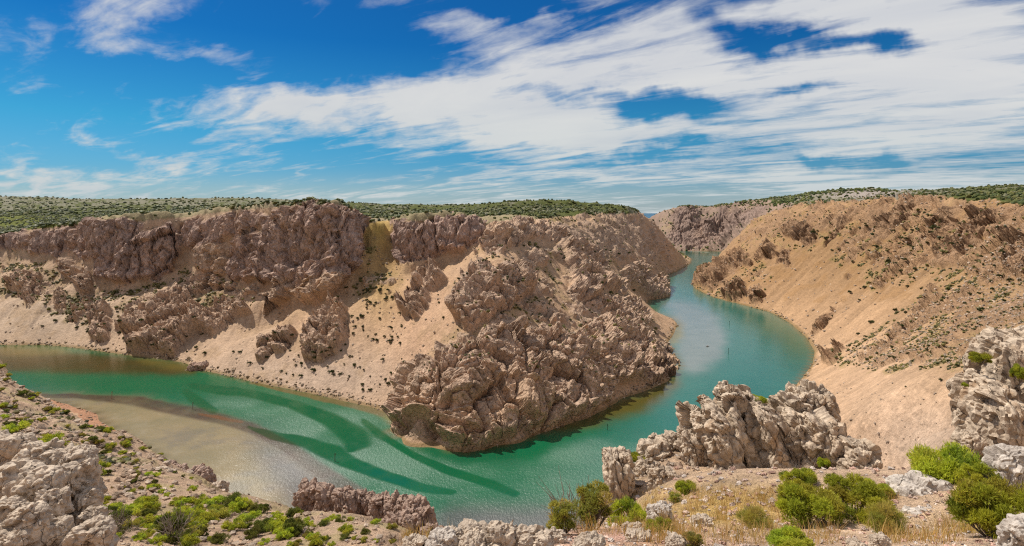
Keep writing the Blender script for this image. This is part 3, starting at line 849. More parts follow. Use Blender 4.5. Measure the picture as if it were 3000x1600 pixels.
# ------------------------------------------------------------------ colours of the ground (its own colour, no shading)
L = lambda r, g, b: np.array([((c / 255 + 0.055) / 1.055) ** 2.4 if c > 10 else c / 3294 for c in (r, g, b)])
px, py = PX.ravel(), PY.ravel()
ds = DS.ravel()
bk = BK.ravel()
col = np.tile(np.array((0.47, 0.310, 0.195)), (n_flat, 1))


def paint(mask, c):
    m = np.clip(mask, 0, 1)[:, None]
    col[:] = col * (1 - m) + np.array(c) * m


def blob(x, y, rx, ry, ya=0, yb=1e5):
    return np.exp(-0.7 * (((px - x) / rx) ** 2 + ((py - y) / ry) ** 2)) * ((Yf > ya) & (Yf < yb))


idx = np.where(land)[0]
n1 = np.zeros(n_flat); n2 = np.zeros(n_flat); n3 = np.zeros(n_flat)
n1[idx] = fbm(P3[idx] / 40, 4, 51); n2[idx] = fbm(P3[idx] / 9, 4, 52, 0.6); n3[idx] = fbm(P3[idx] / 2.5, 3, 53, 0.6)
n4 = fbm(P3 / 20, 4, 54, .6)
paint((bk == 0) * (px < 700) * 0.6, (0.450, 0.320, 0.220))
paint(blob(100, 800, 220, 70, 300, 700) * .8, (0.470, 0.360, 0.265))
paint(blob(780, 950, 300, 70, 280, 520), (0.47, 0.345, 0.255))
paint(blob(1060, 860, 70, 150, 280, 480) * .8, (0.49, 0.315, 0.205))
paint(blob(955, 690, 50, 90, 380, 600), (0.395, 0.255, 0.110))
paint(blob(950, 580, 45, 40, 400, 640), (0.400, 0.275, 0.085))
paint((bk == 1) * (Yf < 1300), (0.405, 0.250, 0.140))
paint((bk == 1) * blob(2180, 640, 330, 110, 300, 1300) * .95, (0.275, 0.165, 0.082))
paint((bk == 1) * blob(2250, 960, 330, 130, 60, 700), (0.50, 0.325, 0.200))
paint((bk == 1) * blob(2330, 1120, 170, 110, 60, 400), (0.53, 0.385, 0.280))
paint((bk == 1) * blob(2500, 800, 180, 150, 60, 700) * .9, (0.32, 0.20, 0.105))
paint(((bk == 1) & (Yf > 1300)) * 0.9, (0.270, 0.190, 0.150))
col *= (1 + (0.16 + 0.16 * (bk == 1)) * st + 0.10 * n1 + 0.05 * n3)[:, None]
paint((bk == 1) * (Yf < 1100) * (ROCK2 < .5) * (py < 760) * sstep(n4, -0.05, .3) * .55, (0.30, 0.17, 0.075))
paint((bk == 0) * (Yf < 760) * np.clip(ROUGHM * 2.2, 0, 1) * sstep(n4 + .4 * n2, -.15, .3) * .7, (0.300, 0.212, 0.110))
paint((bk == 0) * (Yf < 760) * sstep(n4 + .5 * st, .15, .5) * .45, (0.35, 0.235, 0.135))
# thin grass on ledges and slopes
veg = sstep(n2 + 0.5 * n1, 0.02, 0.5) * sstep(ND[..., 2].ravel(), 0.35, 0.7)
paint(veg * (ROUGHM > 0.05) * 0.50 * (Yf > 150), (0.255, 0.195, 0.070))
# rock
rockc = np.array((0.470, 0.330, 0.236)) * (1 + 0.22 * n2 + 0.14 * n3)[:, None]
warm = sstep(n1 + 0.4 * n2, 0.0, 0.5)[:, None]
rockc = rockc * (1 - 0.5 * warm) + 0.5 * warm * np.array((0.54, 0.36, 0.23))
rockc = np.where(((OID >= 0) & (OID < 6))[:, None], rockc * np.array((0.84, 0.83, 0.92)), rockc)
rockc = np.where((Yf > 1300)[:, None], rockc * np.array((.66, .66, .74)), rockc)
rr = (bk == 1)[:, None] & (Yf < 1300)[:, None]
rockc = np.where(rr, rockc * np.array((0.68, 0.60, 0.50)), rockc)
m = np.clip(ROCK2, 0, 1)[:, None]
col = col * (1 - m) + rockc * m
# plateau scrubland
PLAT = sstep(ds, 0, 1) * 0
gap_px = np.interp(px, [-400, 0, 110, 250, 420, 600, 700, 920, 990, 1220, 1300, 1420, 1550, 1600], [606, 590, 572, 560, 549, 527, 521, 560, 553, 562, 557, 543, 538, 536])
hillL = (Yf > 1250) & (px < 1612) & (ds > 60)
platL = hillL | ((bk == 0) & (py < gap_px + 1.0) & (Yf > 430) & (px < 1606)) | ((bk == 0) & (Yf > 1500))
pr = np.interp(px, [1900, 2001, 2099, 2184, 2275, 2359, 2427, 2494, 2576, 3000], [500, 514, 508, 501, 499, 493, 501, 504, 513, 530])
platR = (bk == 1) & (py < pr + 0.5) & (Yf > 330) & (px > 1880)
PLAT = (platL | platR) & (ROCK < 0.4)
reg0h = (Yf > 1000) & (bk == 1) & (ds > 60)
stony = sstep(n1 * 0.8 + n2 * 0.5 + 0.35 * np.clip((530 - py) / 20, -1, 1) * (px < 800), 0.05, 0.35)
paint(PLAT * 1.0, (0.090, 0.100, 0.030))
paint(PLAT * (py > 545) * (px < 500), (0.120, 0.130, 0.030))
paint(PLAT * stony * 0.5, (0.300, 0.265, 0.225))
paint(((reg0h & (px > 1600)) | PLAT) * (px > 1900) * blob(2170, 490, 150, 16, 600) * 1.0, (0.33, 0.28, 0.245))
rimstrip = PLAT & (bk == 0) & (Yf < 640) & (px > 200)
paint(rimstrip * 0.75, (0.36, 0.285, 0.175))
# near bank
nearb = (bk == 2) & (Yf < 200)
ng = np.where(Yf < 200)[0]
nn1 = np.zeros(n_flat); nn2 = np.zeros(n_flat)
nn1[ng] = fbm(P3[ng] / 3.5, 4, 91, 0.6); nn2[ng] = fbm(P3[ng] / 0.7, 3, 92, 0.6)
paint((Yf < 160) * (bk != 1) * 1.0, (0.500, 0.345, 0.235))
paint((Yf < 160) * (bk != 1) * sstep(nn1, -.05, .35) * 0.65, (0.34, 0.225, 0.15))
paint((Yf < 160) * (bk != 1) * sstep(-nn1, .05, .4) * 0.45, (0.30, 0.27, 0.10))
paint((Yf < 160) * (bk != 1) * np.clip(clump, 0, 1) * .8, (0.52, 0.39, 0.29))
ledge = Yf < 30
paint(ledge * 1.0, (0.53, 0.370, 0.250))
paint(ledge * (px > 1250) * blob(1560, 1360, 170, 42, 0, 16) * 1.0, (0.50, 0.300, 0.225))
paint(ledge * sstep(nn1, 0.0, .4) * .7 * (px > 1500) * (py > 1180), (0.42, 0.29, 0.12))
paint(ledge * blob(1850, 1275, 160, 45, 6, 30), (0.50, 0.33, 0.12))
col[ng] *= (1 + 0.22 * nn2[ng])[:, None]
# the wet foot of the slopes
wet = sstep(ds, 8.0, 0.5) * sstep(Vd[..., 2].ravel(), 1.7, 0.9)
paint(wet * 0.7 * (bk != 2), (0.20, 0.135, 0.055))
spit = (bk == 2) & (Zb.ravel() < 2.2) & (px < 330)
paint(spit * 1.0, (0.40, 0.215, 0.13))
col = np.clip(col, 0.01, 0.8)


# ------------------------------------------------------------------ mesh helpers
def new_mesh(name, verts, faces4=None, faces3=None):
    """verts (n,3); faces as (m,4) and/or (k,3) index arrays"""
    me = bpy.data.meshes.new(name)
    me.vertices.add(len(verts))
    me.vertices.foreach_set('co', np.ascontiguousarray(verts, np.float32).ravel())
    parts = [f for f in (faces4, faces3) if f is not None and len(f)]
    loops = np.concatenate([f.ravel() for f in parts]).astype(np.int32)
    sizes = np.concatenate([np.full(len(f), f.shape[1]) for f in parts])
    starts = np.concatenate(([0], np.cumsum(sizes)[:-1])).astype(np.int32)
    me.loops.add(len(loops))
    me.loops.foreach_set('vertex_index', loops)
    me.polygons.add(len(sizes))
    me.polygons.foreach_set('loop_start', starts)
    me.update(calc_edges=True)
    me.validate()
    return me


def set_col(me, name, c):
    at = me.color_attributes.new(name, 'FLOAT_COLOR', 'POINT')
    c4 = np.ones((len(c), 4), np.float32)
    c4[:, :3] = c
    at.data.foreach_set('color', c4.ravel())


def smooth(me, on=True):
    me.polygons.foreach_set('use_smooth', np.full(len(me.polygons), on))


def tag(o, label=None, cat=None, group=None, kind=None):
    if label: o['label'] = label
    if cat: o['category'] = cat
    if group: o['group'] = group
    if kind: o['kind'] = kind
    return o


def link(name, me, mat=None, parent=None):
    o = bpy.data.objects.new(name, me)
    COL.objects.link(o)
    if mat is not None and me is not None and not me.materials:
        me.materials.append(mat)
    if parent is not None:
        o.parent = parent
    return o


def empty(name, loc):
    o = bpy.data.objects.new(name, None)
    o.empty_display_size = 0.3
    COL.objects.link(o)
    o.location = loc
    return o


# ------------------------------------------------------------------ materials
def new_mat(name):
    m = bpy.data.materials.new(name)
    m.use_nodes = True
    nt = NT(m.node_tree)
    out = nt.n('ShaderNodeOutputMaterial')
    return m, nt, out


def mat_ground():
    m, nt, out = new_mat('ground_earth')
    rk = nt.n('ShaderNodeAttribute', attribute_name='Rock')
    b = nt.n('ShaderNodeBsdfPrincipled', i_Roughness=0.95)
    b.inputs['Specular IOR Level'].default_value = 0.1
    at = nt.n('ShaderNodeAttribute', attribute_name='Col')
    tc = nt.n('ShaderNodeTexCoord')
    o = tc.outputs['Object']
    a = noise_node(nt, o, 0.55, 7, 0.72)
    c = noise_node(nt, o, 0.12, 5, 0.65)
    f = noise_node(nt, o, 3.5, 5, 0.7)
    k = nt.math('ADD', nt.math('MULTIPLY', nt.math('SUBTRACT', a, 0.5), 1.5), nt.math('MULTIPLY', nt.math('SUBTRACT', f, 0.5), 0.9))
    k = nt.math('ADD', k, nt.math('MULTIPLY', nt.math('SUBTRACT', c, 0.5), 0.5))
    big = noise_node(nt, nt.vmath('MULTIPLY', o, (1, 1, 0.6)), 0.16, 6, 0.7, 0.6)
    k = nt.math('ADD', k, nt.math('MULTIPLY', nt.math('MULTIPLY', nt.math('SUBTRACT', big, 0.48), 1.7), rk.outputs['Fac']))
    k = nt.math('MAXIMUM', nt.math('ADD', k, 1.0), 0.12)
    vc = nt.n('ShaderNodeCombineXYZ')
    for i in range(3):
        nt.l(k, vc.inputs[i])
    cm = nt.mix(1.0, at.outputs['Color'], vc.outputs[0], 'MULTIPLY')
    nt.l(cm, b.inputs['Base Color'])
    bp = nt.n('ShaderNodeBump', i_Strength=0.9, i_Distance=1.1)
    nt.l(a, bp.inputs['Height'])
    bp2 = nt.n('ShaderNodeBump', i_Strength=0.7, i_Distance=0.14)
    nt.l(f, bp2.inputs['Height'])
    nt.l(bp.outputs[0], bp2.inputs['Normal'])
    wv = nt.n('ShaderNodeTexNoise', i_Scale=0.25, i_Detail=4)
    nt.l(o, wv.inputs['Vector'])
    vr = nt.n('ShaderNodeTexVoronoi', feature='DISTANCE_TO_EDGE', i_Scale=0.30)
    nt.l(nt.vmath('ADD', nt.vmath('MULTIPLY', o, (1, 1, 0.7)), nt.vmath('MULTIPLY', wv.outputs['Color'], (4, 4, 4))), vr.inputs['Vector'])
    bp3 = nt.n('ShaderNodeBump', i_Distance=1.6)
    nt.l(nt.ramp(vr.outputs['Distance'], (0.0, 0.12, 0.0, 1.0)), bp3.inputs['Height'])
    nt.l(nt.math('MULTIPLY', rk.outputs['Fac'], 0.6), bp3.inputs['Strength'])
    nt.l(bp2.outputs[0], bp3.inputs['Normal'])
    nt.l(bp3.outputs[0], b.inputs['Normal'])
    nt.l(b.outputs[0], out.inputs[0])
    return m


def mat_rock(name, base, dark, stain, scale=1.0):
    """pale weathered limestone: grain, solution pits, thin joints, iron stains"""
    m, nt, out = new_mat(name)
    b = nt.n('ShaderNodeBsdfPrincipled', i_Roughness=0.92)
    b.inputs['Specular IOR Level'].default_value = 0.15
    tc = nt.n('ShaderNodeTexCoord')
    o = nt.vmath('MULTIPLY', tc.outputs['Object'], (1 / scale,) * 3)
    a = noise_node(nt, o, 2.2, 8, 0.68)
    s = noise_node(nt, nt.vmath('MULTIPLY', o, (1, 1, 0.45)), 0.8, 5, 0.6, 0.5)
    f = noise_node(nt, o, 14, 5, 0.7)
    wv = nt.n('ShaderNodeTexNoise', i_Scale=1.6, i_Detail=3)
    nt.l(o, wv.inputs['Vector'])
    ow = nt.vmath('ADD', nt.vmath('MULTIPLY', o, (1.3, 1.0, 0.6)), nt.vmath('MULTIPLY', wv.outputs['Color'], (0.9, 0.9, 0.9)))
    vr = nt.n('ShaderNodeTexVoronoi', feature='DISTANCE_TO_EDGE', i_Scale=1.05)
    nt.l(ow, vr.inputs['Vector'])
    joint = nt.math('MAXIMUM', nt.ramp(vr.outputs['Distance'], (0.0, 0.022, 0.0, 1.0)), nt.ramp(noise_node(nt, o, 0.9, 3), (0.46, 0.56, 1.0, 0.0)))
    c = nt.mix(nt.ramp(a, (0.30, 0.66, 0, 1)), dark, base)
    c = nt.mix(nt.math('MULTIPLY', nt.ramp(s, (0.50, 0.68, 0, 1)), 0.6), c, stain)
    c = nt.mix(nt.math('MULTIPLY', nt.ramp(f, (0.56, 0.7, 0, 1)), 0.30), c, dark)
    c = nt.mix(nt.math('SUBTRACT', 1.0, joint), c, tuple(x * 0.45 for x in dark))
    nt.l(c, b.inputs['Base Color'])
    h = nt.math('ADD', nt.math('MULTIPLY', a, 0.6), nt.math('MULTIPLY', f, 0.18))
    h = nt.math('ADD', h, nt.math('MULTIPLY', joint, 0.22))
    bp = nt.n('ShaderNodeBump', i_Strength=0.9, i_Distance=0.16 * scale)
    nt.l(h, bp.inputs['Height'])
    nt.l(bp.outputs[0], b.inputs['Normal'])
    nt.l(b.outputs[0], out.inputs[0])
    return m


def mat_leaf(name, tint=(1, 1, 1), trans=0.35):
    m, nt, out = new_mat(name)
    at = nt.n('ShaderNodeAttribute', attribute_name='Col')
    oi = nt.n('ShaderNodeObjectInfo')
    c = nt.mix(1.0, at.outputs['Color'], tint, 'MULTIPLY')
    hs = nt.n('ShaderNodeHueSaturation')
    nt.l(c, hs.inputs['Color'])
    nt.l(nt.math('ADD', nt.math('MULTIPLY', oi.outputs['Random'], 0.03), 0.478), hs.inputs['Hue'])
    nt.l(nt.math('ADD', nt.math('MULTIPLY', oi.outputs['Random'], 0.4), 0.85), hs.inputs['Value'])
    df = nt.n('ShaderNodeBsdfPrincipled', i_Roughness=0.6)
    df.inputs['Specular IOR Level'].default_value = 0.25
    tr = nt.n('ShaderNodeBsdfTranslucent')
    nt.l(hs.outputs[0], df.inputs['Base Color'])
    nt.l(hs.outputs[0], tr.inputs['Color'])
    mx = nt.n('ShaderNodeMixShader', i_Fac=trans)
    nt.l(df.outputs[0], mx.inputs[1]); nt.l(tr.outputs[0], mx.inputs[2])
    nt.l(mx.outputs[0], out.inputs[0])
    return m


def mat_plain(name, c, rough=0.7, var=0.25, sc_=6.0):
    m, nt, out = new_mat(name)
    b = nt.n('ShaderNodeBsdfPrincipled', i_Roughness=rough)
    tc = nt.n('ShaderNodeTexCoord')
    a = noise_node(nt, tc.outputs['Object'], sc_, 5, 0.6)
    cm = nt.mix(a, tuple(x * (1 - var) for x in c), tuple(x * (1 + var) for x in c))
    nt.l(cm, b.inputs['Base Color'])
    nt.l(b.outputs[0], out.inputs[0])
    return m


def mat_water():
    m, nt, out = new_mat('river_water')
    b = nt.n('ShaderNodeBsdfPrincipled', i_Roughness=0.10, i_IOR=1.33)
    at = nt.n('ShaderNodeAttribute', attribute_name='Col')
    rp = nt.n('ShaderNodeAttribute', attribute_name='Ripple')
    tc = nt.n('ShaderNodeTexCoord')
    o = tc.outputs['Object']
    big = noise_node(nt, o, 0.045, 5, 0.6)
    c = nt.mix(nt.ramp(big, (0.3, 0.7, 0.0, 0.35)), at.outputs['Color'], (0.003, 0.06, 0.035), 'MIX')
    c = nt.mix(0.55, at.outputs['Color'], c)
    nt.l(c, b.inputs['Base Color'])
    os_ = nt.vmath('MULTIPLY', o, (1.0, 0.62, 1.0))
    w1 = noise_node(nt, os_, 0.75, 3, 0.6, 0.4)
    w2 = noise_node(nt, os_, 2.1, 3, 0.6, 0.3)
    h = nt.math('ADD', nt.math('MULTIPLY', w1, 1.0), nt.math('MULTIPLY', w2, 0.55))
    rip = nt.math('ADD', nt.math('MULTIPLY', rp.outputs['Fac'], 1.0), 0.03)
    bp = nt.n('ShaderNodeBump', i_Distance=0.5)
    nt.l(h, bp.inputs['Height'])
    nt.l(rip, bp.inputs['Strength'])
    nt.l(bp.outputs[0], b.inputs['Normal'])
    nt.l(nt.math('ADD', nt.math('MULTIPLY', rp.outputs['Fac'], 0.42), 0.08), b.inputs['Roughness'])
    nt.l(nt.math('ADD', nt.math('MULTIPLY', rp.outputs['Fac'], 0.55), 1.33), b.inputs['IOR'])
    nt.l(b.outputs[0], out.inputs[0])
    return m


MG = mat_ground()
ML = mat_rock('pale_limestone', (0.67, 0.55, 0.43), (0.33, 0.26, 0.20), (0.46, 0.32, 0.21))
ML2 = mat_rock('grey_limestone', (0.66, 0.58, 0.50), (0.35, 0.30, 0.26), (0.48, 0.41, 0.34), 0.6)
MLR = mat_rock('reddish_limestone', (0.46, 0.33, 0.26), (0.25, 0.17, 0.13), (0.37, 0.19, 0.11), 1.6)
MLF = mat_rock('jointed_limestone', (0.64, 0.515, 0.39), (0.25, 0.19, 0.14), (0.40, 0.25, 0.14), 0.9)
MW = mat_water()
MLEAF = mat_leaf('juniper_green', (1, 1, 1), 0.5)
MSCRUB = mat_leaf('scrub_green', (1, 1, 1), 0.1)
MTWIG = mat_plain('grey_bark', (0.22, 0.17, 0.13), 0.9)
MSTRAW = mat_leaf('dry_grass', (1, 1, 1), 0.3)

# ------------------------------------------------------------------ cut the ground into its pieces
HILLSIDE, GROUND, SCREE, CANYON, PLATEAU, HILLS, SPIT = range(100, 107)
oid = np.where(OID >= 0, OID, 0)
reg = np.full(n_flat, CANYON)
reg[bk == 1] = SCREE
reg[(bk == 2)] = HILLSIDE
reg[(Yf < 200) & (bk != 1)] = HILLSIDE
reg[(Yf < 30)] = GROUND
reg[PLAT] = PLATEAU
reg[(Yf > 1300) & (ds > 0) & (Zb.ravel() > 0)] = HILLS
reg[spit] = SPIT
reg = np.where(OID >= 0, OID, reg).reshape(NCOL, NROW)
vi = np.arange(n_flat).reshape(NCOL, NROW)
quads = np.stack((vi[:-1, :-1], vi[1:, :-1], vi[1:, 1:], vi[:-1, 1:]), -1)
fid = reg[:-1, :-1]
zq = Vd[..., 2]
zmax = np.maximum(np.maximum(zq[:-1, :-1], zq[1:, :-1]), np.maximum(zq[1:, 1:], zq[:-1, 1:]))
keepf = zmax > -6.5
fid = np.where(keepf, fid, -9)
VF = Vd.reshape(-1, 3)
for ci in range(len(CRAGS)):
    m_ = fid == ci
    if not m_.any():
        continue
    I_, J_ = np.where(m_)
    a0, a1, b0, b1 = I_.min(), I_.max() + 1, J_.min(), J_.max() + 1
    S_ = m_[a0:a1, b0:b1]
    best_ = None
    for t_ in range(6):
        ki_ = rng.integers(0, len(I_))
        g_ = np.zeros_like(S_); g_[I_[ki_] - a0, J_[ki_] - b0] = True
        cnt = 0
        while True:
            h_ = g_.copy()
            h_[1:] |= g_[:-1]; h_[:-1] |= g_[1:]; h_[:, 1:] |= h_[:, :-1]; h_[:, :-1] |= h_[:, 1:]
            h_ &= S_
            c_ = h_.sum()
            if c_ == cnt: break
            cnt = c_; g_ = h_
        if best_ is None or cnt > best_.sum(): best_ = g_
        if cnt > 0.6 * len(I_): break
    lost = S_ & ~best_
    sub_ = fid[a0:a1, b0:b1]
    sub_[lost] = np.where(bk.reshape(NCOL, NROW)[:-1, :-1][a0:a1, b0:b1][lost] == 1, SCREE, CANYON)


def cut(ids, name, flat=False):
    f = quads[fid == ids]
    if not len(f):
        return None
    u, inv = np.unique(f.ravel(), return_inverse=True)
    me = new_mesh(name, VF[u], inv.reshape(-1, 4))
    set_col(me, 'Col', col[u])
    ra = me.attributes.new('Rock', 'FLOAT', 'POINT')
    ra.data.foreach_set('value', (np.clip(ROCK2[u], 0, 1) * (Yf[u] > 60)).astype(np.float32))
    smooth(me, not flat)
    return link(name, me, MG)


for ids, nm in ((HILLSIDE, 'hillside'), (GROUND, 'ground'), (SCREE, 'scree_slope'), (CANYON, 'canyon_slope'), (PLATEAU, 'plateau'), (HILLS, 'far_hills'), (SPIT, 'sand_spit')):
    o = cut(ids, nm)
    if o:
        tag(o, kind='structure')
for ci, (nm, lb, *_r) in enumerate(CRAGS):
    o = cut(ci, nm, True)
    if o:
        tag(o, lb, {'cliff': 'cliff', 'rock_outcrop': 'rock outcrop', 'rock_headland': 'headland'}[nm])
# the ground the viewer stands on, beside and behind
gX, gY = np.meshgrid(np.linspace(-40, 40, 121), np.linspace(-28, 2.7, 48), indexing='ij')
pA = np.stack((gX.ravel(), gY.ravel()), 1)
gZ = np.sqrt((pA[:, None, 0] - CT[None, :, 0]) ** 2 + (pA[:, None, 1] - CT[None, :, 1]) ** 2) @ Wt + W0
gP = np.stack((pA[:, 0], pA[:, 1], gZ - 0.07), 1)
gP[:, 2] += 0.10 * fbm(gP / 1.1, 4, 611) * sstep(2.4 - gP[:, 1], 0, 2)
gi = np.arange(121 * 48).reshape(121, 48)
me = new_mesh('ground', gP, np.stack((gi[:-1, :-1], gi[1:, :-1], gi[1:, 1:], gi[:-1, 1:]), -1).reshape(-1, 4))
set_col(me, 'Col', np.array((0.53, 0.37, 0.25)) * (1 + .25 * fbm(gP / 2.0, 4, 612))[:, None])
smooth(me)
tag(link('ground', me, MG), kind='structure')
print('ground meshes', round(time.time() - T0, 1))


def hit(x, y, ymin=0, ymax=1e5):
    """first ground point seen at picture position x, y"""
    c = int(np.clip(round((float(t2s((x - CX) / F)) - TX0) / (TX1 - TX0) * (NCOL - 1)), 0, NCOL - 1))
    v = Vd[c]
    s = HY - F * (v[:, 2] - EYE) / v[:, 1]
    ok = np.where((s <= y) & (v[:, 1] > ymin) & (v[:, 1] < ymax))[0]
    if not len(ok):
        return None
    return v[ok[0]]


# ------------------------------------------------------------------ river and sea
wtx = s2t(np.linspace(TX0, TX1, 520))
wY = EYE * F / (np.concatenate((np.linspace(1440, 640, 360), np.linspace(639, 612, 20))) - HY)
WX = (wtx[:, None] * wY[None, :])
WY = np.broadcast_to(wY[None, :], WX.shape)
wpx = (CX + F * WX / WY).ravel(); wpy = (HY + F * EYE / WY).ravel()
wd, _b = dist_shore(WX.ravel(), WY.ravel())
wP = np.stack((WX.ravel(), WY.ravel(), np.zeros(WX.size)), 1)
wn1 = fbm(wP / 30, 4, 201); wn2 = fbm(wP / 7, 4, 202, 0.6)
wpx2 = wpx + 14 * wn1 + 5 * wn2; wpy2 = wpy + 7 * wn1 + 3 * wn2
wc = np.tile(np.array((0.004, 0.112, 0.044)), (len(wpx), 1))
rip = np.zeros(len(wpx))


def wpaint(m, c):
    m = np.clip(m, 0, 1)[:, None]
    wc[:] = wc * (1 - m) + np.array(c) * m


def wpoly(p, soft=2.0, warp=True):
    return sample(raster(p, soft), wpx2 if warp else wpx, wpy2 if warp else wpy)


def wline(p, soft=0.35):
    """soft stroke along (x, y, half width)"""
    p = densify(p, 6)
    best = np.full(len(wpx), 9.0)
    sel = np.where((wpx > p[:, 0].min() - 80) & (wpx < p[:, 0].max() + 80) & (wpy > p[:, 1].min() - 60) & (wpy < p[:, 1].max() + 60))[0]
    b = np.full(len(sel), 9.0)
    for a in p:
        b = np.minimum(b, np.hypot((wpx2[sel] - a[0]) * 0.55, wpy2[sel] - a[1]) / a[2])
    best[sel] = b
    return sstep(best, 1 + soft, 1 - soft)


wpaint(sstep(wpx, 1350, 1750) * .75, (0.020, 0.135, 0.108))
wpaint(sstep(wpx, 1500, 1800) * sstep(wpy, 900, 700) * 0.7, (0.055, 0.175, 0.150))
wpaint(wpoly([(-400, 860), (0, 872), (330, 897), (475, 918), (500, 938), (430, 944), (200, 938), (60, 936), (-400, 920)], 3), (0.055, 0.040, 0.008))
wpaint(wpoly([(0, 868), (140, 872), (180, 884), (100, 893), (0, 890)], 3) * .7, (0.16, 0.115, 0.020))
wpaint(wpoly([(330, 895), (470, 916), (500, 935), (440, 932), (360, 915)], 3) * .7, (0.15, 0.115, 0.022))
shoal = [(-400, 985), (60, 996), (200, 997), (340, 1004), (480, 1028), (560, 1048), (640, 1075), (700, 1108), (760, 1148), (820, 1195), (860, 1260), (850, 1400), (400, 1400), (-400, 1300)]
wpaint(wpoly(shoal, 4), (0.270, 0.212, 0.112))
wpaint(wpoly(shoal, 8) * sstep(wn1 + .8 * wn2, .0, .5) * .6, (0.185, 0.155, 0.11))
wpaint(wpoly(shoal, 8) * sstep(-wn2 - wn1 * .3, .2, .6) * .4, (0.34, 0.28, 0.18))
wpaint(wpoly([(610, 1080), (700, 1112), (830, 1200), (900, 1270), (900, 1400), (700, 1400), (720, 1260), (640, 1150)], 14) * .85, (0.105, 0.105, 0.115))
wpaint(wline([(60, 997, 5), (200, 999, 6), (340, 1010, 11), (480, 1036, 14), (560, 1054, 13), (640, 1080, 12), (720, 1122, 12), (800, 1180, 14), (900, 1240, 14), (1000, 1290, 14)]) * (0.75 + .25 * wn2), (0.060, 0.032, 0.018))
wpaint(wline([(500, 1040, 3), (540, 1047, 4), (610, 1063, 4)]) * .8, (0.16, 0.062, 0.016))
wpaint(wpoly([(90, 1000), (130, 1020), (260, 1040), (270, 1075), (230, 1085), (100, 1040)], 6) * .6, (0.24, 0.15, 0.08))
wpaint(wpoly([(920, 1015), (1000, 1015), (1010, 1060), (990, 1070), (950, 1040), (900, 1025)], 3), (0.17, 0.14, 0.012))
wpaint(wline([(640, 966, 3), (760, 992, 5), (860, 1014, 6), (960, 1040, 7)]) * .9, (0.12, 0.085, 0.020))
wpaint(wline([(1030, 1100, 3), (1080, 1104, 6), (1130, 1128, 6)]) * .8, (0.12, 0.105, 0.012))
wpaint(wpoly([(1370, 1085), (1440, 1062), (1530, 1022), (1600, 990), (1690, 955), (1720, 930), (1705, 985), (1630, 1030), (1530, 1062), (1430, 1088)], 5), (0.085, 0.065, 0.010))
wpaint(wpoly([(1625, 768), (1660, 790), (1720, 800), (1720, 850), (1690, 870), (1670, 850), (1690, 810), (1620, 790)], 3), (0.20, 0.16, 0.025))
wpaint(wpoly([(1650, 760), (1740, 758), (1800, 790), (1830, 850), (1800, 910), (1740, 940), (1715, 930), (1700, 870), (1715, 830), (1690, 790)], 5) * .8, (0.215, 0.225, 0.215))  # pale shoal of the right bend, with reflections painted into its colour
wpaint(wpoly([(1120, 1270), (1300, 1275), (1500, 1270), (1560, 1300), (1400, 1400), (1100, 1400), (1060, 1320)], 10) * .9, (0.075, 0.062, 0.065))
wpaint(wpoly([(1850, 770), (1950, 790), (2030, 850), (2050, 900), (2000, 900), (1930, 830)], 8) * .5, (0.006, 0.085, 0.040))
wpaint(wpoly([(1600, 628), (1860, 628), (1830, 641), (1600, 641)], 1.5) * .9, (0.008, 0.07, 0.035))
edge = sstep(-wd, 7, 0.5)
wpaint(edge * .75, (0.15, 0.11, 0.04))
# wind ripples and the smooth slicks between them
def wb(x, y, rx, ry):
    return np.exp(-0.7 * (((wpx - x) / rx) ** 2 + ((wpy - y) / ry) ** 2))
rip += 1.0 * wb(950, 1190, 330, 130) + 1.0 * wb(1150, 1310, 420, 90) + .5 * wb(1350, 1130, 300, 60) + .55 * wb(1450, 1160, 260, 80) + .4 * wb(640, 1020, 160, 30) + 0.35 * wb(700, 1230, 180, 70)
rip += .5 * wb(880, 1120, 160, 60) + .4 * wb(1500, 1230, 200, 80)
rip = np.clip(rip * 1.25, 0, 1.1) * (0.85 + 0.6 * wn1)
rip += 0.10
slick = np.zeros(len(wpx))
for p in ([(490, 972, 8), (560, 985, 11), (640, 992, 9), (740, 1018, 11), (830, 1055, 15), (878, 1088, 20), (893, 1112, 18), (885, 1134, 8)],
          [(630, 1077, 3), (690, 1097, 10), (770, 1112, 12), (835, 1138, 19), (880, 1165, 15), (960, 1195, 12), (1050, 1224, 11), (1130, 1236, 7)],
          [(915, 1060, 5), (945, 1088, 8), (985, 1112, 6), (1050, 1150, 7), (1130, 1185, 9), (1230, 1215, 9), (1290, 1240, 7)],
          [(470, 985, 6), (490, 1005, 10), (530, 1030, 8)]):
    slick = np.maximum(slick, wline(p, 0.28) * (0.9 + .3 * wn2))
slick = np.maximum(slick, wpoly([(1000, 1098), (1140, 1136), (1330, 1105), (1540, 1060), (1530, 1085), (1330, 1150), (1160, 1165), (1050, 1130)], 6))
slick = np.maximum(slick, wpoly([(1370, 1085), (1530, 1022), (1720, 930), (1700, 985), (1530, 1066), (1430, 1090)], 6) * .9)
rip *= 1 - 0.96 * slick
wpaint(slick * (wpx < 1300) * (wpy < 1260) * .5, (0.006, 0.075, 0.030))
zt = upcubic(Hc, np.repeat((t2s(wtx) - TX0) / (TX1 - TX0) * (MC - 1), len(wY)), np.tile((np.log(wY) - lyc[0]) / (lyc[-1] - lyc[0]) * (KC - 1), len(wtx)))
okv = ((wd < 14) & (zt < 9)).reshape(WX.shape)
wi = np.arange(WX.size).reshape(WX.shape)
wq = np.stack((wi[:-1, :-1], wi[:-1, 1:], wi[1:, 1:], wi[1:, :-1]), -1)
kq = okv[:-1, :-1] | okv[1:, 1:] | okv[:-1, 1:] | okv[1:, :-1]
f = wq[kq][:, ::-1]
u, inv = np.unique(f.ravel(), return_inverse=True)
me = new_mesh('river', wP[u], inv.reshape(-1, 4))
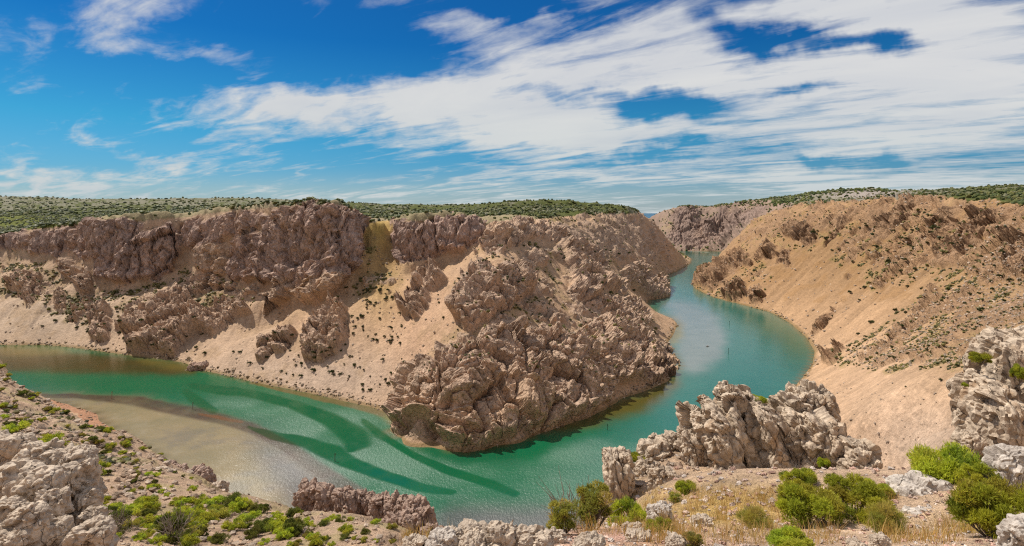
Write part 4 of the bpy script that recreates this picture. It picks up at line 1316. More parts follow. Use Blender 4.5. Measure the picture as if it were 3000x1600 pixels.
set_col(me, 'Col', np.clip(wc[u], 0.003, 0.6))
at = me.attributes.new('Ripple', 'FLOAT', 'POINT')
at.data.foreach_set('value', np.clip(rip[u], 0, 1.3).astype(np.float32))
smooth(me)
tag(link('river', me, MW), kind='structure')
msea, nt, out = new_mat('sea_water')
b = nt.n('ShaderNodeBsdfPrincipled', i_Roughness=0.35, i_IOR=1.33)
b.inputs['Base Color'].default_value = (0.010, 0.085, 0.15, 1)
tc = nt.n('ShaderNodeTexCoord')
bp = nt.n('ShaderNodeBump', i_Distance=3.0, i_Strength=0.6)
nt.l(noise_node(nt, tc.outputs['Object'], 0.02, 4), bp.inputs['Height'])
nt.l(bp.outputs[0], b.inputs['Normal'])
nt.l(b.outputs[0], out.inputs[0])
me = new_mesh('sea', np.array([(-40000, 2100, -2.), (40000, 2100, -2.), (40000, 45000, -2.), (-40000, 45000, -2.)]), np.array([[0, 1, 2, 3]]))
tag(link('sea', me, msea), kind='structure')
print('water', round(time.time() - T0, 1))
# ------------------------------------------------------------------ builders for rocks, bushes, grass
def ico(sub):
    bm = bmesh.new()
    bmesh.ops.create_icosphere(bm, subdivisions=sub, radius=1.0)
    v = np.array([x.co[:] for x in bm.verts]); f = np.array([[l.index for l in x.verts] for x in bm.faces])
    bm.free()
    return v, f


ICO = {k: ico(k) for k in (1, 2, 4, 5, 6)}


def rock_mesh(name, dims, seed, sub=5, power=3.2, lean=(0, 0), cell=0.45, rough=1.0, stretch=(1, 1, 1), rotz=0.0, joints=1.0):
    """a broken limestone block: boxy, split by joints into tilted facets, weathered"""
    v, f = ICO[sub]
    p = v / (np.abs(v) ** power).sum(1)[:, None] ** (1 / power)
    dims = np.array(dims, float)
    P = p * dims / 2
    m = float(np.cbrt(dims.prod()))
    N = v / dims * m
    N /= np.linalg.norm(N, axis=1)[:, None]
    off = np.array((seed * 3.7, seed * 1.9, seed * 5.3))
    Q = P + off + m * 0.07 * np.stack((fbm(P / m * 2 + off, 3, 1), fbm(P / m * 2 + off, 3, 2), fbm(P / m * 2 + off, 3, 3)), 1)
    d1, _, _ = facets(Q, m * cell, seed + 100, 0.75, 0.40, 0.16, stretch)
    d2, _, _ = facets(Q, m * cell * .40, seed + 200, 0.8, 0.45, 0.22, stretch)
    d3, _, _ = facets(Q, m * cell * .15, seed + 300, 0.8, 0.5, 0.25, stretch)
    d = rough * (0.50 * d1 + 0.50 * d2 + 0.32 * d3 + m * 0.06 * fbm(Q / m * 1.3, 4, seed))
    for per, wid, amp, dr in ((0.30, 0.10, 0.055, (0.92, 0.25, 0.20)), (0.17, 0.12, 0.030, (0.95, -0.1, 0.28)), (0.26, 0.09, 0.035, (-0.15, 0.3, 0.95))):
        t_ = (Q @ np.array(dr)) / (m * per) + 0.7 * fbm(Q / m * 1.6 + 5, 3, seed + 5)
        fr = np.abs(t_ - np.round(t_))
        keep_ = sstep(fbm(Q / m * 1.1 + 9 * per, 2, seed + 9), -0.15, 0.15)
        d -= joints * amp * m * np.exp(-(fr / wid) ** 2) * keep_
    P = P + N * d[:, None]
    if rotz:
        c, s_ = math.cos(rotz), math.sin(rotz)
        P = P @ np.array(((c, s_, 0), (-s_, c, 0), (0, 0, 1)))
    P[:, 0] += lean[0] * P[:, 2]; P[:, 1] += lean[1] * P[:, 2]
    me = new_mesh(name, P, None, f)
    smooth(me, sub < 4)
    return me


def px_box(x0, y0, x1, y1, Y):
    """centre, width and height of what fills the box at depth Y"""
    return Pw((x0 + x1) / 2, (y0 + y1) / 2, Y), (x1 - x0) / F * Y, (y1 - y0) / F * Y


def put_rock(name, label, cat, box, Y, seed, mat, depth=0.8, grow=1.12, sink=0.25, group=None, parent=None, land_it=False, **kw):
    if land_it:
        g = at_ground((box[0] + box[2]) / 2, min(box[3] - 0.15 * (box[3] - box[1]), 1412), 3.2, 40)
        Y = g.y if g is not None else Y
    c, w_, h_ = px_box(*box, Y)
    hh = h_ * (1 + sink)
    me = rock_mesh(name, (w_ * grow, max(w_, h_) * depth, hh * grow), seed, **kw)
    o = link(name, me, mat, parent)
    loc = Vector((c[0], c[1] + 0.2 * w_ * depth, c[2] - h_ * sink * 0.5))
    o.location = loc - (parent.location if parent else Vector())
    if label:
        tag(o, label, cat, group)
    return o


def cluster(name, label, cat, part, boxes, mat, base, **kw):
    """one outcrop made of several jointed blocks"""
    r = empty(name, base)
    tag(r, label, cat)
    for i, (bx_, Y, extra) in enumerate(boxes):
        k = dict(kw); k.update(extra)
        put_rock(part, None, None, bx_, Y, k.pop('seed', 40 + i * 7), k.pop('mat', mat), parent=r, **k)
    return r


def sprigs(n, centres, radii, r, needles, ln, wd, up=0.35, cols=None, rg=None):
    """needle sprays on the surface of rounded lobes -> verts, tris, colours"""
    rg = rg or rng
    k = rg.integers(0, len(centres), n)
    dirs = rg.normal(size=(n, 3)); dirs[:, 2] = np.abs(dirs[:, 2]) * 1.1 - 0.25
    dirs /= np.linalg.norm(dirs, axis=1)[:, None]
    pos = centres[k] + dirs * (radii[k] * rg.uniform(0.55, 1.05, n))[:, None]
    ax = dirs + np.array((0, 0, up)) + rg.normal(size=(n, 3)) * 0.3
    ax /= np.linalg.norm(ax, axis=1)[:, None]
    nd = ax[:, None, :] + rg.normal(size=(n, needles, 3)) * 0.55
    nd /= np.linalg.norm(nd, axis=2)[..., None]
    side = np.cross(nd, rg.normal(size=(n, needles, 3)))
    side /= np.linalg.norm(side, axis=2)[..., None] + 1e-9
    L_ = ln * rg.uniform(0.6, 1.3, (n, needles, 1))
    st_ = pos[:, None, :] + ax[:, None, :] * (rg.uniform(-0.6, 0.6, (n, needles, 1)) * ln)
    a = st_ - side * wd; b = st_ + side * wd; c = st_ + nd * L_
    v = np.stack((a, b, c), 2).reshape(-1, 3)
    t = np.arange(len(v)).reshape(-1, 3)
    cc_ = cols[k] * rg.uniform(0.75, 1.25, (n, 1))
    c3 = np.repeat(cc_, needles * 3, 0)
    return v, t, c3


def tubes(paths, r0, r1, sides=5):
    V_, F_ = [], []
    base = 0
    for p in paths:
        p = np.array(p, float)
        n = len(p)
        for i in range(n):
            t = p[min(i + 1, n - 1)] - p[max(i - 1, 0)]
            t /= np.linalg.norm(t) + 1e-9
            u_ = np.cross(t, (0.31, 0.87, 0.2)); u_ /= np.linalg.norm(u_) + 1e-9
            w_ = np.cross(t, u_)
            r = r0 + (r1 - r0) * i / (n - 1)
            for s_ in range(sides):
                a = 2 * math.pi * s_ / sides
                V_.append(p[i] + r * (math.cos(a) * u_ + math.sin(a) * w_))
        for i in range(n - 1):
            for s_ in range(sides):
                a = base + i * sides + s_; b = base + i * sides + (s_ + 1) % sides
                F_.append((a, b, b + sides, a + sides))
        base += n * sides
    return np.array(V_), np.array(F_)


GREENS = {'lime': np.array(((.46, .50, .045), (.36, .42, .040), (.52, .52, .055), (.24, .30, .034), (.42, .40, .050))),
          'dark': np.array(((.105, .125, .024), (.15, .17, .028), (.075, .095, .022), (.18, .185, .034))),
          'olive': np.array(((.36, .34, .055), (.42, .37, .065), (.27, .28, .05), (.45, .36, .09)))}


def bush_meshes(tag_, kind, seed, n, needles, ln, wd, lobes=18, h=1.0, spread=1.0, upright=False):
    """foliage and branches of a bush about 2 units wide, base at z = 0"""
    rg = np.random.default_rng(seed)
    a = rg.uniform(0, 2 * math.pi, lobes); r = np.sqrt(rg.uniform(0, 1, lobes)) * 0.78 * spread
    z = (0.25 + 0.75 * rg.uniform(0, 1, lobes) * np.sqrt(np.clip(1 - (r / 1.0) ** 2, 0.1, 1))) * h
    cen = np.stack((r * np.cos(a), r * np.sin(a), z), 1)
    rad = rg.uniform(0.16, 0.34, lobes)
    if upright:
        cen[:, :2] *= 0.75
    cols = GREENS[kind][rg.integers(0, len(GREENS[kind]), lobes)]
    v, t, c = sprigs(n, cen, rad, 0, needles, ln, wd, 0.7 if upright else 0.35, cols, rg)
    fm = new_mesh('foliage', v, None, t)
    set_col(fm, 'Col', c)
    fm.materials.append(MLEAF)
    paths = []
    for i in range(lobes):
        e = cen[i]
        mid = e * np.array((0.45, 0.45, 0.35)) + rg.normal(size=3) * 0.05
        paths.append([(rg.normal() * .03, rg.normal() * .03, -0.1), mid, e])
        for q_ in range(2):
            d_ = rg.normal(size=3); d_[2] = abs(d_[2]); d_ /= np.linalg.norm(d_)
            paths.append([mid, (mid + e) / 2 + d_ * .1, e + d_ * rad[i] * 1.05])
    bv, bf = tubes(paths, 0.022, 0.006)
    bm_ = new_mesh('branches', bv, bf)
    bm_.materials.append(MTWIG)
    return fm, bm_


HERO = {'lime': [bush_meshes('a', 'lime', 1, 5200, 6, .085, .011, 26, 1.0), bush_meshes('b', 'lime', 2, 5200, 6, .085, .011, 22, 1.15)],
        'up': [bush_meshes('c', 'olive', 3, 3000, 6, .085, .012, 22, 2.0, .9, True)],
        'flat': [bush_meshes('d', 'lime', 4, 3400, 6, .08, .011, 24, 0.45)],
        'broom': [bush_meshes('e', 'olive', 5, 2600, 6, .16, .006, 22, 0.95, 1.0, True)]}
MEDM = [bush_meshes('m%d' % i, k, 20 + i, 1100, 5, .13, .020, 13, h) for i, (k, h) in enumerate((('lime', .8), ('olive', .75), ('dark', .9), ('lime', .65), ('dark', .7)))]


def put_bush(name, label, cat, meshes, loc, size, group=None, height=1.0, rot=None, whole=True):
    """size = width in metres"""
    r = empty(name, loc)
    r.rotation_euler = (0, 0, random.uniform(0, 6.28) if rot is None else rot)
    r.scale = (size / 2, size / 2, size / 2 * height)
    tag(r, label, cat, group)
    for nm_, me_ in zip(('foliage', 'branches'), meshes):
        o = bpy.data.objects.new(nm_, me_)
        COL.objects.link(o)
        o.parent = r
    return r


def at_ground(x, y, ymin=0, ymax=1e5):
    h_ = hit(x, y, ymin, ymax)
    return None if h_ is None else Vector(h_)


# ------------------------------------------------------------------ near rocks
LEAN = -0.22
fin_boxes = []
fb = [  # left, top, right, bottom, depth, lean
    ((1722, 1090, 1766, 1196), 22.5), ((1755, 1046, 1808, 1215), 22.0), ((1795, 1012, 1846, 1222), 22.2), ((1838, 992, 1888, 1222), 22.6), ((1872, 1004, 1926, 1218), 22.2),
    ((1905, 1022, 1962, 1205), 23.2), ((1946, 1030, 1990, 1160), 24.2), ((1975, 1018, 2042, 1195), 22.8), ((2022, 1040, 2090, 1208), 22.2), ((2066, 1078, 2130, 1216), 21.8), ((2000, 986, 2098, 1052), 25.0), ((2100, 1120, 2150, 1222), 21.5)]
for i, (bx_, Y) in enumerate(fb):
    fin_boxes.append((bx_, Y, dict(seed=50 + i, lean=(LEAN + 0.06 * math.sin(i * 2.1), -0.05), rotz=0.25 * math.sin(i * 1.7))))
cluster('rock_fin', 'big jointed limestone fin with tilted slabs standing above the river bend', 'rock', 'slab', fin_boxes, MLF, Pw(1930, 1225, 21),
        depth=1.15, power=3.0, cell=0.42, stretch=(1.25, 1.0, 0.62), grow=1.10, rough=1.15, sink=0.12, sub=6)
cluster('split_rock', 'pale split block detached at the right foot of the big fin', 'rock', 'slab',
        [((2142, 1126, 2212, 1225), 20.5, dict(seed=70, lean=(-0.12, 0))), ((2128, 1165, 2160, 1235), 20.2, dict(seed=71)), ((2190, 1176, 2222, 1236), 20.3, dict(seed=72))], MLF, Pw(2176, 1232, 20), depth=1.0, power=3.6)
cluster('rock_pillar', 'leaning rock pillar at the water side of the shrubby ledge', 'rock', 'slab',
        [((1528, 1148, 1572, 1262), 20, dict(seed=75, lean=(-0.12, 0), power=3.2)), ((1555, 1158, 1595, 1266), 20.2, dict(seed=76, lean=(-0.15, 0))), ((1524, 1140, 1590, 1175), 20.2, dict(seed=77))], MLF, Pw(1560, 1265, 19), depth=1.0, cell=.5, stretch=(1.3, 1, .6))
cluster('rock_outcrop', 'low broken outcrop between the leaning pillar and the big fin', 'rock outcrop', 'block',
        [((1618, 1118, 1682, 1196), 24, dict(seed=80)), ((1660, 1100, 1728, 1180), 24.5, dict(seed=81)), ((1600, 1165, 1660, 1216), 22, dict(seed=82)), ((1640, 1185, 1700, 1246), 19.5, dict(seed=83)), ((1630, 1096, 1658, 1130), 26, dict(seed=84, lean=(.2, 0))), ((1575, 1180, 1615, 1225), 22, dict(seed=85))],
        MLF, Pw(1660, 1210, 22), depth=0.9)
cluster('rock_cliff', 'tall fluted limestone stack at the right edge of the view', 'rock', 'column',
        [((2450, 1010, 2500, 1166), 25.5, dict(seed=90)), ((2446, 942, 2496, 1090), 26.5, dict(seed=91, lean=(-.05, 0))), ((2474, 985, 2526, 1176), 25.2, dict(seed=92)), ((2508, 1000, 2556, 1178), 25.4, dict(seed=93)),
         ((2540, 960, 2610, 1180), 26.5, dict(seed=94)), ((2482, 860, 2540, 1010), 27.5, dict(seed=95)), ((2520, 830, 2620, 1010), 29, dict(seed=96)), ((2424, 1092, 2478, 1168), 24.0, dict(seed=97, power=2.6)), ((2398, 1126, 2440, 1178), 23.6, dict(seed=98, power=2.6))],
        MLF, Pw(2500, 1170, 25), depth=1.0, power=3.2, cell=.42, stretch=(1.3, 1, .55), sink=.1, grow=1.02)
cluster('boulder', 'large grey cracked boulder between the two bright junipers', 'boulder', 'block',
        [((2256, 1216, 2392, 1330), 9.6, dict(seed=101, rotz=.3, power=3.6)), ((2292, 1206, 2362, 1262), 10.1, dict(seed=102)), ((2284, 1290, 2386, 1400), 8.6, dict(seed=103, lean=(-.1, -.2), power=3.4)), ((2246, 1226, 2306, 1272), 9.9, dict(seed=104, power=3.4))],
        ML2, Pw(2320, 1380, 9), depth=0.9, rough=0.62, cell=.6, grow=1.06)
put_rock('boulder', 'grey boulder at the right edge, behind the tall bright juniper', 'boulder', (2512, 1142, 2620, 1240), 10.5, 106, ML2, rough=.75, cell=.55, land_it=True)
put_rock('boulder', 'grey boulder cut by the bottom right corner', 'boulder', (2540, 1322, 2640, 1420), 5.6, 107, ML2, rough=.7, cell=.6, land_it=True)
# pale rocks along the very edge of the ledge
for i, (bx_, Y, lb) in enumerate([
        ((1014, 1356, 1068, 1392), 6.2, 'leftmost pale rounded rock on the bottom edge'),
        ((1074, 1346, 1144, 1396), 6.2, 'grey white rock with dark pits, second from the left on the ledge'),
        ((1112, 1338, 1164, 1384), 6.6, 'cream rock tucked behind the grey pitted rock'),
        ((1154, 1326, 1226, 1362), 6.8, 'knobbly cream rock under the little yellow green bush'),
        ((1158, 1354, 1220, 1398), 6.0, 'flat fronted cream rock on the bottom edge below the knobbly one'),
        ((1218, 1328, 1300, 1396), 6.4, 'long pale rock ridge sloping down to the right at the ledge'),
        ((1296, 1338, 1388, 1398), 6.1, 'broad cream boulder with a brown hollow near the red path'),
        ((1376, 1339, 1424, 1372), 6.6, 'small pale rock at the left end of the red path'),
        ((1566, 1318, 1590, 1342), 8.6, 'tilted pale stone, left of a pair by the path bushes'),
        ((1582, 1322, 1616, 1342), 8.5, 'flat pale stone, right of a pair by the path bushes'),
        ((1578, 1344, 1634, 1366), 6.9, 'flat cream slab lying across the right side of the red path'),
        ((1450, 1356, 1520, 1396), 5.6, 'smooth pale slab half buried in the middle of the red path'),
        ((1632, 1276, 1692, 1322), 11.0, 'grey weathered slab leaning on the slope under the small round bush'),
        ((1746, 1304, 1792, 1328), 9.5, 'pale stone half hidden by grass below the big fin'),
        ((1540, 1236, 1600, 1268), 16.5, 'grey white block at the foot of the leaning pillar'),
        ((2196, 1352, 2236, 1384), 6.4, 'small white stone under the olive broom'),
        ((2140, 1366, 2180, 1390), 6.0, 'white stone on the bottom edge below the big juniper'),
        ((1680, 1356, 1730, 1390), 5.8, 'pale stone beside the tall straw tuft')]):
    put_rock('boulder' if bx_[2] - bx_[0] > 60 else 'stone', lb, 'boulder' if bx_[2] - bx_[0] > 60 else 'stone', bx_, Y, 120 + i * 3, ML if i not in (1, 12, 14) else ML2, depth=0.9, rough=.7, cell=.55, power=2.7, sub=5, land_it=True)
# left: the pale stepped outcrop
lb_ = []
for i, (bx_, Y) in enumerate([((-30, 1104, 62, 1180), 27), ((40, 1128, 130, 1200), 26.5), ((110, 1140, 180, 1205), 26.5), ((150, 1140, 220, 1215), 26), ((176, 1170, 222, 1270), 25.5), ((100, 1190, 160, 1250), 25.5),
                              ((-30, 1190, 80, 1290), 24), ((40, 1200, 130, 1300), 23.5), ((90, 1240, 150, 1320), 23), ((-30, 1270, 50, 1350), 22), ((20, 1290, 100, 1374), 21.5), ((-30, 1340, 60, 1400), 21),
                              ((196, 1240, 236, 1310), 25), ((206, 1290, 250, 1345), 24), ((170, 1330, 262, 1400), 22), ((110, 1320, 160, 1390), 22)]):
    lb_.append((bx_, Y, dict(seed=160 + i * 2, rotz=0.3 * math.sin(i), power=3.3)))
cluster('limestone_outcrop', 'big pale stepped limestone outcrop filling the lower left corner', 'rock outcrop', 'block', lb_, ML, Pw(100, 1374, 22), depth=0.9, rough=0.85, cell=.5, grow=1.16)
# reddish rocks on the spur and the middle ridge
cluster('rock_ridge', 'reddish ribbed rock ridge above the glittering water, bottom centre left', 'rock outcrop', 'rib',
        [((748, 1222, 812, 1300), 46, dict(seed=201)), ((796, 1232, 856, 1310), 45, dict(seed=202)), ((840, 1238, 892, 1310), 44.5, dict(seed=203)), ((880, 1246, 948, 1300), 45, dict(seed=204)), ((930, 1254, 990, 1318), 43, dict(seed=205)),
         ((975, 1256, 1040, 1330), 41, dict(seed=206)), ((1010, 1266, 1078, 1350), 39.5, dict(seed=207)), ((1040, 1286, 1096, 1356), 38.5, dict(seed=208)), ((960, 1300, 1040, 1350), 38, dict(seed=209)), ((1060, 1330, 1120, 1372), 37, dict(seed=210))],
        MLR, Pw(930, 1320, 42), depth=0.8, lean=(-.15, 0), cell=.36, stretch=(1.5, 1, .6), rough=1.15, power=2.6)
cluster('rock_pinnacle', 'reddish rock tower on the spur, right of a pair above the shoal', 'rock', 'column',
        [((470, 1184, 500, 1256), 72, dict(seed=221)), ((490, 1190, 522, 1256), 71, dict(seed=222))], MLR, Pw(496, 1255, 71), depth=1.1, stretch=(1.5, 1, .5), cell=.4)
cluster('rock_pinnacle', 'hooked reddish rock rib on the spur, left of a pair above the shoal', 'rock', 'column',
        [((404, 1172, 440, 1222), 77, dict(seed=225)), ((424, 1180, 462, 1240), 75, dict(seed=226)), ((446, 1196, 474, 1254), 73, dict(seed=227))], MLR, Pw(440, 1240, 75), depth=1.0, stretch=(1.5, 1, .5), cell=.4)
put_rock('rock_slab', 'pale tilted slab on the spur, left of the reddish rock tower', 'rock', (362, 1188, 426, 1246), 69, 229, ML, depth=.8, lean=(-.3, 0), cell=.35)
put_rock('rock_outcrop', 'pale rounded rock at the foot of the reddish rock tower', 'rock outcrop', (518, 1222, 566, 1262), 67, 231, ML, depth=.9)
put_rock('boulder', 'dark angular boulder at the waterline below the far scree', 'boulder', (474, 916, 516, 938), 428, 233, MLR, depth=.9)
put_rock('boulder', 'low dark rock in the water off the rocky point of the right bank', 'boulder', (1740, 711, 1757, 723), 930, 235, MLR, depth=.8)
put_rock('boulder', 'tiny dark rock in the water just below the rocky point', 'boulder', (1779, 739, 1790, 746), 812, 237, MLR, depth=.8, sub=4)
print('rocks', round(time.time() - T0, 1))

# ------------------------------------------------------------------ near bushes
def hero(label, key, x, y, Y, wpx, idx=0, height=1.0, name='juniper_bush', cat='bush', rot=None, up=False):
    """stands on the ground where the ground is seen at x, y; up = grows on a rock at depth Y instead"""
    g = None if up else at_ground(x, min(y, 1410), 3.2, 34)
    c = g if g is not None else Vector(Pw(x, y, Y))
    return put_bush(name, label, cat, HERO[key][idx], c - Vector((0, 0, .03)), wpx / F * c.y, None, height, rot)


hero('tall bright green juniper at the right edge, beside the grey boulder', 'lime', 2500, 1350, 7.6, 200, 0, 1.25, rot=1.0)
hero('top sprays of a bright juniper leaning on the right edge boulder', 'lime', 2478, 1228, 9.2, 110, 1, 1.0, rot=2.0, up=True)
hero('broad lime green juniper below the fin, left half of the big clump', 'lime', 2035, 1325, 12.0, 170, 0, 1.05, rot=0.3)
hero('lime green juniper, right half of the big clump below the fin', 'lime', 2150, 1300, 12.2, 175, 1, .85, rot=4.0)
hero('small dark topped juniper at the fin foot, above the big clump', 'lime', 2010, 1222, 17, 90, 1, .8, rot=2.5)
hero('low juniper at the front of the big clump, touching the bottom edge', 'lime', 1990, 1392, 9.6, 130, 0, .8, rot=5.1)
hero('juniper sprays between the big clump and the split block', 'lime', 2205, 1252, 16, 90, 0, .75, rot=3.3)
hero('prostrate juniper mat above the grey cracked boulder', 'flat', 2370, 1206, 16.0, 200, 0, 1.3, rot=0.6)
hero('fine stemmed olive broom between the big juniper clump and the boulder', 'broom', 2228, 1345, 9.0, 120, 0, 1.1, name='broom_bush', rot=1.2)
hero('straggly olive broom left of the big juniper clump', 'broom', 1900, 1330, 10.5, 110, 0, .8, name='broom_bush', rot=2.2)
hero('upright open juniper at the cliff edge, right one of two tall ones over the water', 'up', 1492, 1334, 10.0, 135, 0, .92, rot=.4)
hero('upright open juniper at the cliff edge, left one of two tall ones over the water', 'up', 1412, 1344, 9.3, 105, 0, .85, rot=2.4)
hero('low green juniper at the left foot of the tall cliff edge junipers', 'lime', 1392, 1346, 8.8, 54, 1, .9, rot=3.4)
hero('small round green juniper alone on the slope left of the fin', 'lime', 1726, 1242, 18, 56, 0, 1.05, rot=.9)
hero('ragged juniper just below the small round one', 'up', 1698, 1266, 15, 48, 0, .6, rot=1.9)
hero('low olive juniper patch behind the path, right of the tall junipers', 'flat', 1582, 1318, 11, 110, 0, 1.5, rot=2.9)
hero('green juniper below the low patch, by the pair of flat stones', 'lime', 1660, 1340, 9, 80, 1, .7, rot=5.9)
hero('bright sprig of juniper by the straw tuft on the bottom edge', 'up', 1745, 1385, 7.5, 70, 0, .75, rot=3.9)
hero('small yellow green bush on top of the ledge rocks', 'up', 1200, 1334, 7.6, 44, 0, .55, name='small_bush', rot=.1, up=True)
hero('thin yellow bush left of the one on top of the ledge rocks', 'broom', 1162, 1346, 7.2, 36, 0, .6, name='small_bush', rot=1.1, up=True)
hero('dark juniper crowning the middle of the fin', 'lime', 1902, 1012, 23.6, 56, 1, .6, rot=1.3, up=True)
hero('brownish juniper on the left shoulder of the fin', 'up', 1778, 1046, 23.4, 48, 0, .6, rot=2.3, up=True)
hero('juniper hanging on the left side of the fin over the water', 'lime', 1740, 1098, 23.2, 46, 0, .9, rot=3.1, up=True)
hero('juniper in the notch between the pillar and the low outcrop', 'flat', 1606, 1160, 24, 56, 0, 1.2, rot=4.4)
hero('small juniper behind the low broken outcrop', 'lime', 1700, 1112, 26, 46, 1, .8, rot=.7)
hero('dark juniper on the left shoulder of the tall fluted stack', 'lime', 2466, 916, 26.4, 54, 0, 1.0, rot=.2, up=True)
hero('dark bush in the shade on the upper right of the tall stack', 'lime', 2566, 958, 25.6, 44, 1, 1.5, rot=.2, up=True)
hero('tiny tuft on the left wall of the tall fluted stack', 'lime', 2428, 972, 25.2, 18, 1, 1.0, name='small_bush', rot=.2, up=True)
hero('small green tuft growing on the right face of the fin', 'lime', 2072, 1178, 20.9, 34, 0, 1.4, name='small_bush', rot=.2, up=True)

# shrubs on the spur and the near slope: each one its own thing
print('bushes', round(time.time() - T0, 1))
named_spots = [
    (38, 1095, 60, 0, 'spreading green shrub above the pale outcrop, at the left edge'), (118, 1132, 78, 3, 'flat green shrub on the ledge of the pale outcrop'),
    (248, 1192, 62, 0, 'round bright shrub right of the corner of the pale outcrop'), (258, 1268, 44, 3, 'narrow green shrub below the round bright one'),
    (190, 1262, 62, 1, 'olive shrub growing in the cleft of the pale outcrop'), (205, 1308, 60, 1, 'yellowish shrub low in the cleft of the pale outcrop'),
    (30, 1215, 60, 1, 'dry looking shrub on the left part of the pale outcrop'), (140, 1345, 70, 0, 'bright leafy shrub at the front of the pale outcrop'),
    (110, 1374, 40, 3, 'small green shrub under the pale outcrop on the bottom edge'), (440, 1160, 54, 2, 'dark double shrub on the crest of the spur'),
    (400, 1130, 40, 1, 'olive shrub on the spur crest, up from the dark double one'), (430, 1345, 90, 2, 'large dark green shrub in the middle of the bottom left thicket'),
    (660, 1290, 36, 2, 'small dark tree like shrub standing alone at the thicket edge'), (735, 1345, 66, 2, 'dense round dark shrub right of the thicket'),
    (660, 1338, 58, 2, 'low dark shrub left of the dense round one'), (868, 1342, 44, 0, 'green shrub under the reddish ridge, with bare soil around'),
    (740, 1300, 44, 2, 'dark shrub left of the reddish ridge'), (800, 1372, 50, 0, 'green shrub on the bottom edge below the dense round one')]
for i, (x, y, wpx, k, lb) in enumerate(named_spots):
    g = at_ground(x, y, 12, 160)
    if g is None: continue
    put_bush('shrub', lb, 'shrub', MEDM[k], g - Vector((0, 0, .05)), wpx / F * g.y * 1.05, None, random.uniform(.85, 1.1))
TH = [(250, 1290), (330, 1262), (470, 1270), (560, 1262), (650, 1285), (720, 1290), (720, 1374), (250, 1374), (235, 1330)]
SP = [(0, 880), (60, 970), (150, 1035), (240, 1068), (350, 1122), (440, 1168), (520, 1235), (470, 1262), (330, 1255), (240, 1230), (180, 1130), (0, 1085)]
MR = [(720, 1290), (900, 1310), (1090, 1350), (1110, 1374), (720, 1374)]
for poly, n, lo, hi, lb, gp in ((TH, 84, 34, 66, ('yellow green shrub in the thicket along the bottom left', 'olive brown shrub in the thicket along the bottom left', 'dark green shrub in the thicket along the bottom left'), 'shrubs of the bottom left thicket'),
                                (SP, 110, 12, 30, ('small bright shrub on the stony left spur', 'small olive shrub on the stony left spur', 'small dark shrub on the stony left spur'), 'shrubs dotted over the left spur'),
                                (MR, 40, 16, 34, ('little green shrub on the rubble under the reddish ridge', 'little olive shrub on the rubble under the reddish ridge', 'little dark shrub on the rubble under the reddish ridge'), 'shrubs under the reddish ridge')):
    pa = np.array(poly)
    c_ = 0
    tries = 0
    while c_ < n and tries < 5000:
        tries += 1
        x = random.uniform(pa[:, 0].min(), pa[:, 0].max()); y = random.uniform(pa[:, 1].min(), pa[:, 1].max())
        if not inpoly(np.array([x]), np.array([y]), poly)[0]: continue
        g = at_ground(x, y, 12, 190)
        if g is None: continue
        k = random.choice((0, 0, 1, 3, 3, 2, 4)) if poly is TH else random.choice((0, 1, 1, 2, 3, 4))
        sz = random.uniform(lo, hi)
        ci = {0: 0, 3: 0, 1: 1, 2: 2, 4: 2}[k]
        big_ = 'large' if sz > (lo + hi) / 2 else 'small'
        if poly is TH:
            l_ = big_ + ' ' + ('yellow green', 'olive brown', 'dark green')[ci] + ' shrub in the bottom left thicket, ' + (
                'beside the pale outcrop' if x < 340 else 'below the pinnacles' if x < 480 else 'in its middle' if x < 600 else 'at its right end') + (', upper edge' if y < 1300 else '' if y < 1345 else ', bottom edge')
        elif poly is SP:
            crest = np.interp(x, [0, 60, 150, 240, 350, 440, 520], [880, 970, 1035, 1068, 1122, 1168, 1235])
            l_ = big_ + ' ' + ('bright', 'olive', 'dark')[ci] + ' shrub on the stony left spur, ' + ('along its crest' if y - crest < 40 else 'on its face') + ', ' + (
                'near the left edge' if x < 110 else 'above the pale outcrop corner' if x < 240 else 'halfway down' if x < 360 else 'close to the reddish pinnacles')
        else:
            l_ = big_ + ' ' + ('green', 'olive', 'dark')[ci] + ' shrub on the rubble under the reddish ridge, ' + ('at its left foot' if x < 860 else 'under its middle' if x < 980 else 'at its right end')
        put_bush('shrub', l_, 'shrub', MEDM[k], g - Vector((0, 0, .04)), sz / F * g.y, gp, random.uniform(.7, 1.05))
        c_ += 1

# ------------------------------------------------------------------ far shrubs, scrub and stones
iv, if_ = ICO[1]
def dark_shrub_mesh(seed):
    rg = np.random.default_rng(seed)
    n = 260
    cen = np.stack((rg.uniform(-.6, .6, 6), rg.uniform(-.6, .6, 6), rg.uniform(.3, .8, 6)), 1)
    v, t, c = sprigs(n, cen, np.full(6, .4), 0, 2, .3, .10, .4, np.array(((.05, .07, .02), (.08, .09, .03), (.10, .09, .035))), rg) if False else sprigs(n, cen, np.full(6, .4), 0, 2, .3, .10, .4, np.array(((.05, .07, .02), (.08, .09, .03), (.10, .09, .035), (.06, .07, .02), (.07, .09, .02), (.09, .1, .03))), rg)
    me = new_mesh('dark_shrub', v, None, t)
    set_col(me, 'Col', c)
    me.materials.append(MSCRUB)
    return me


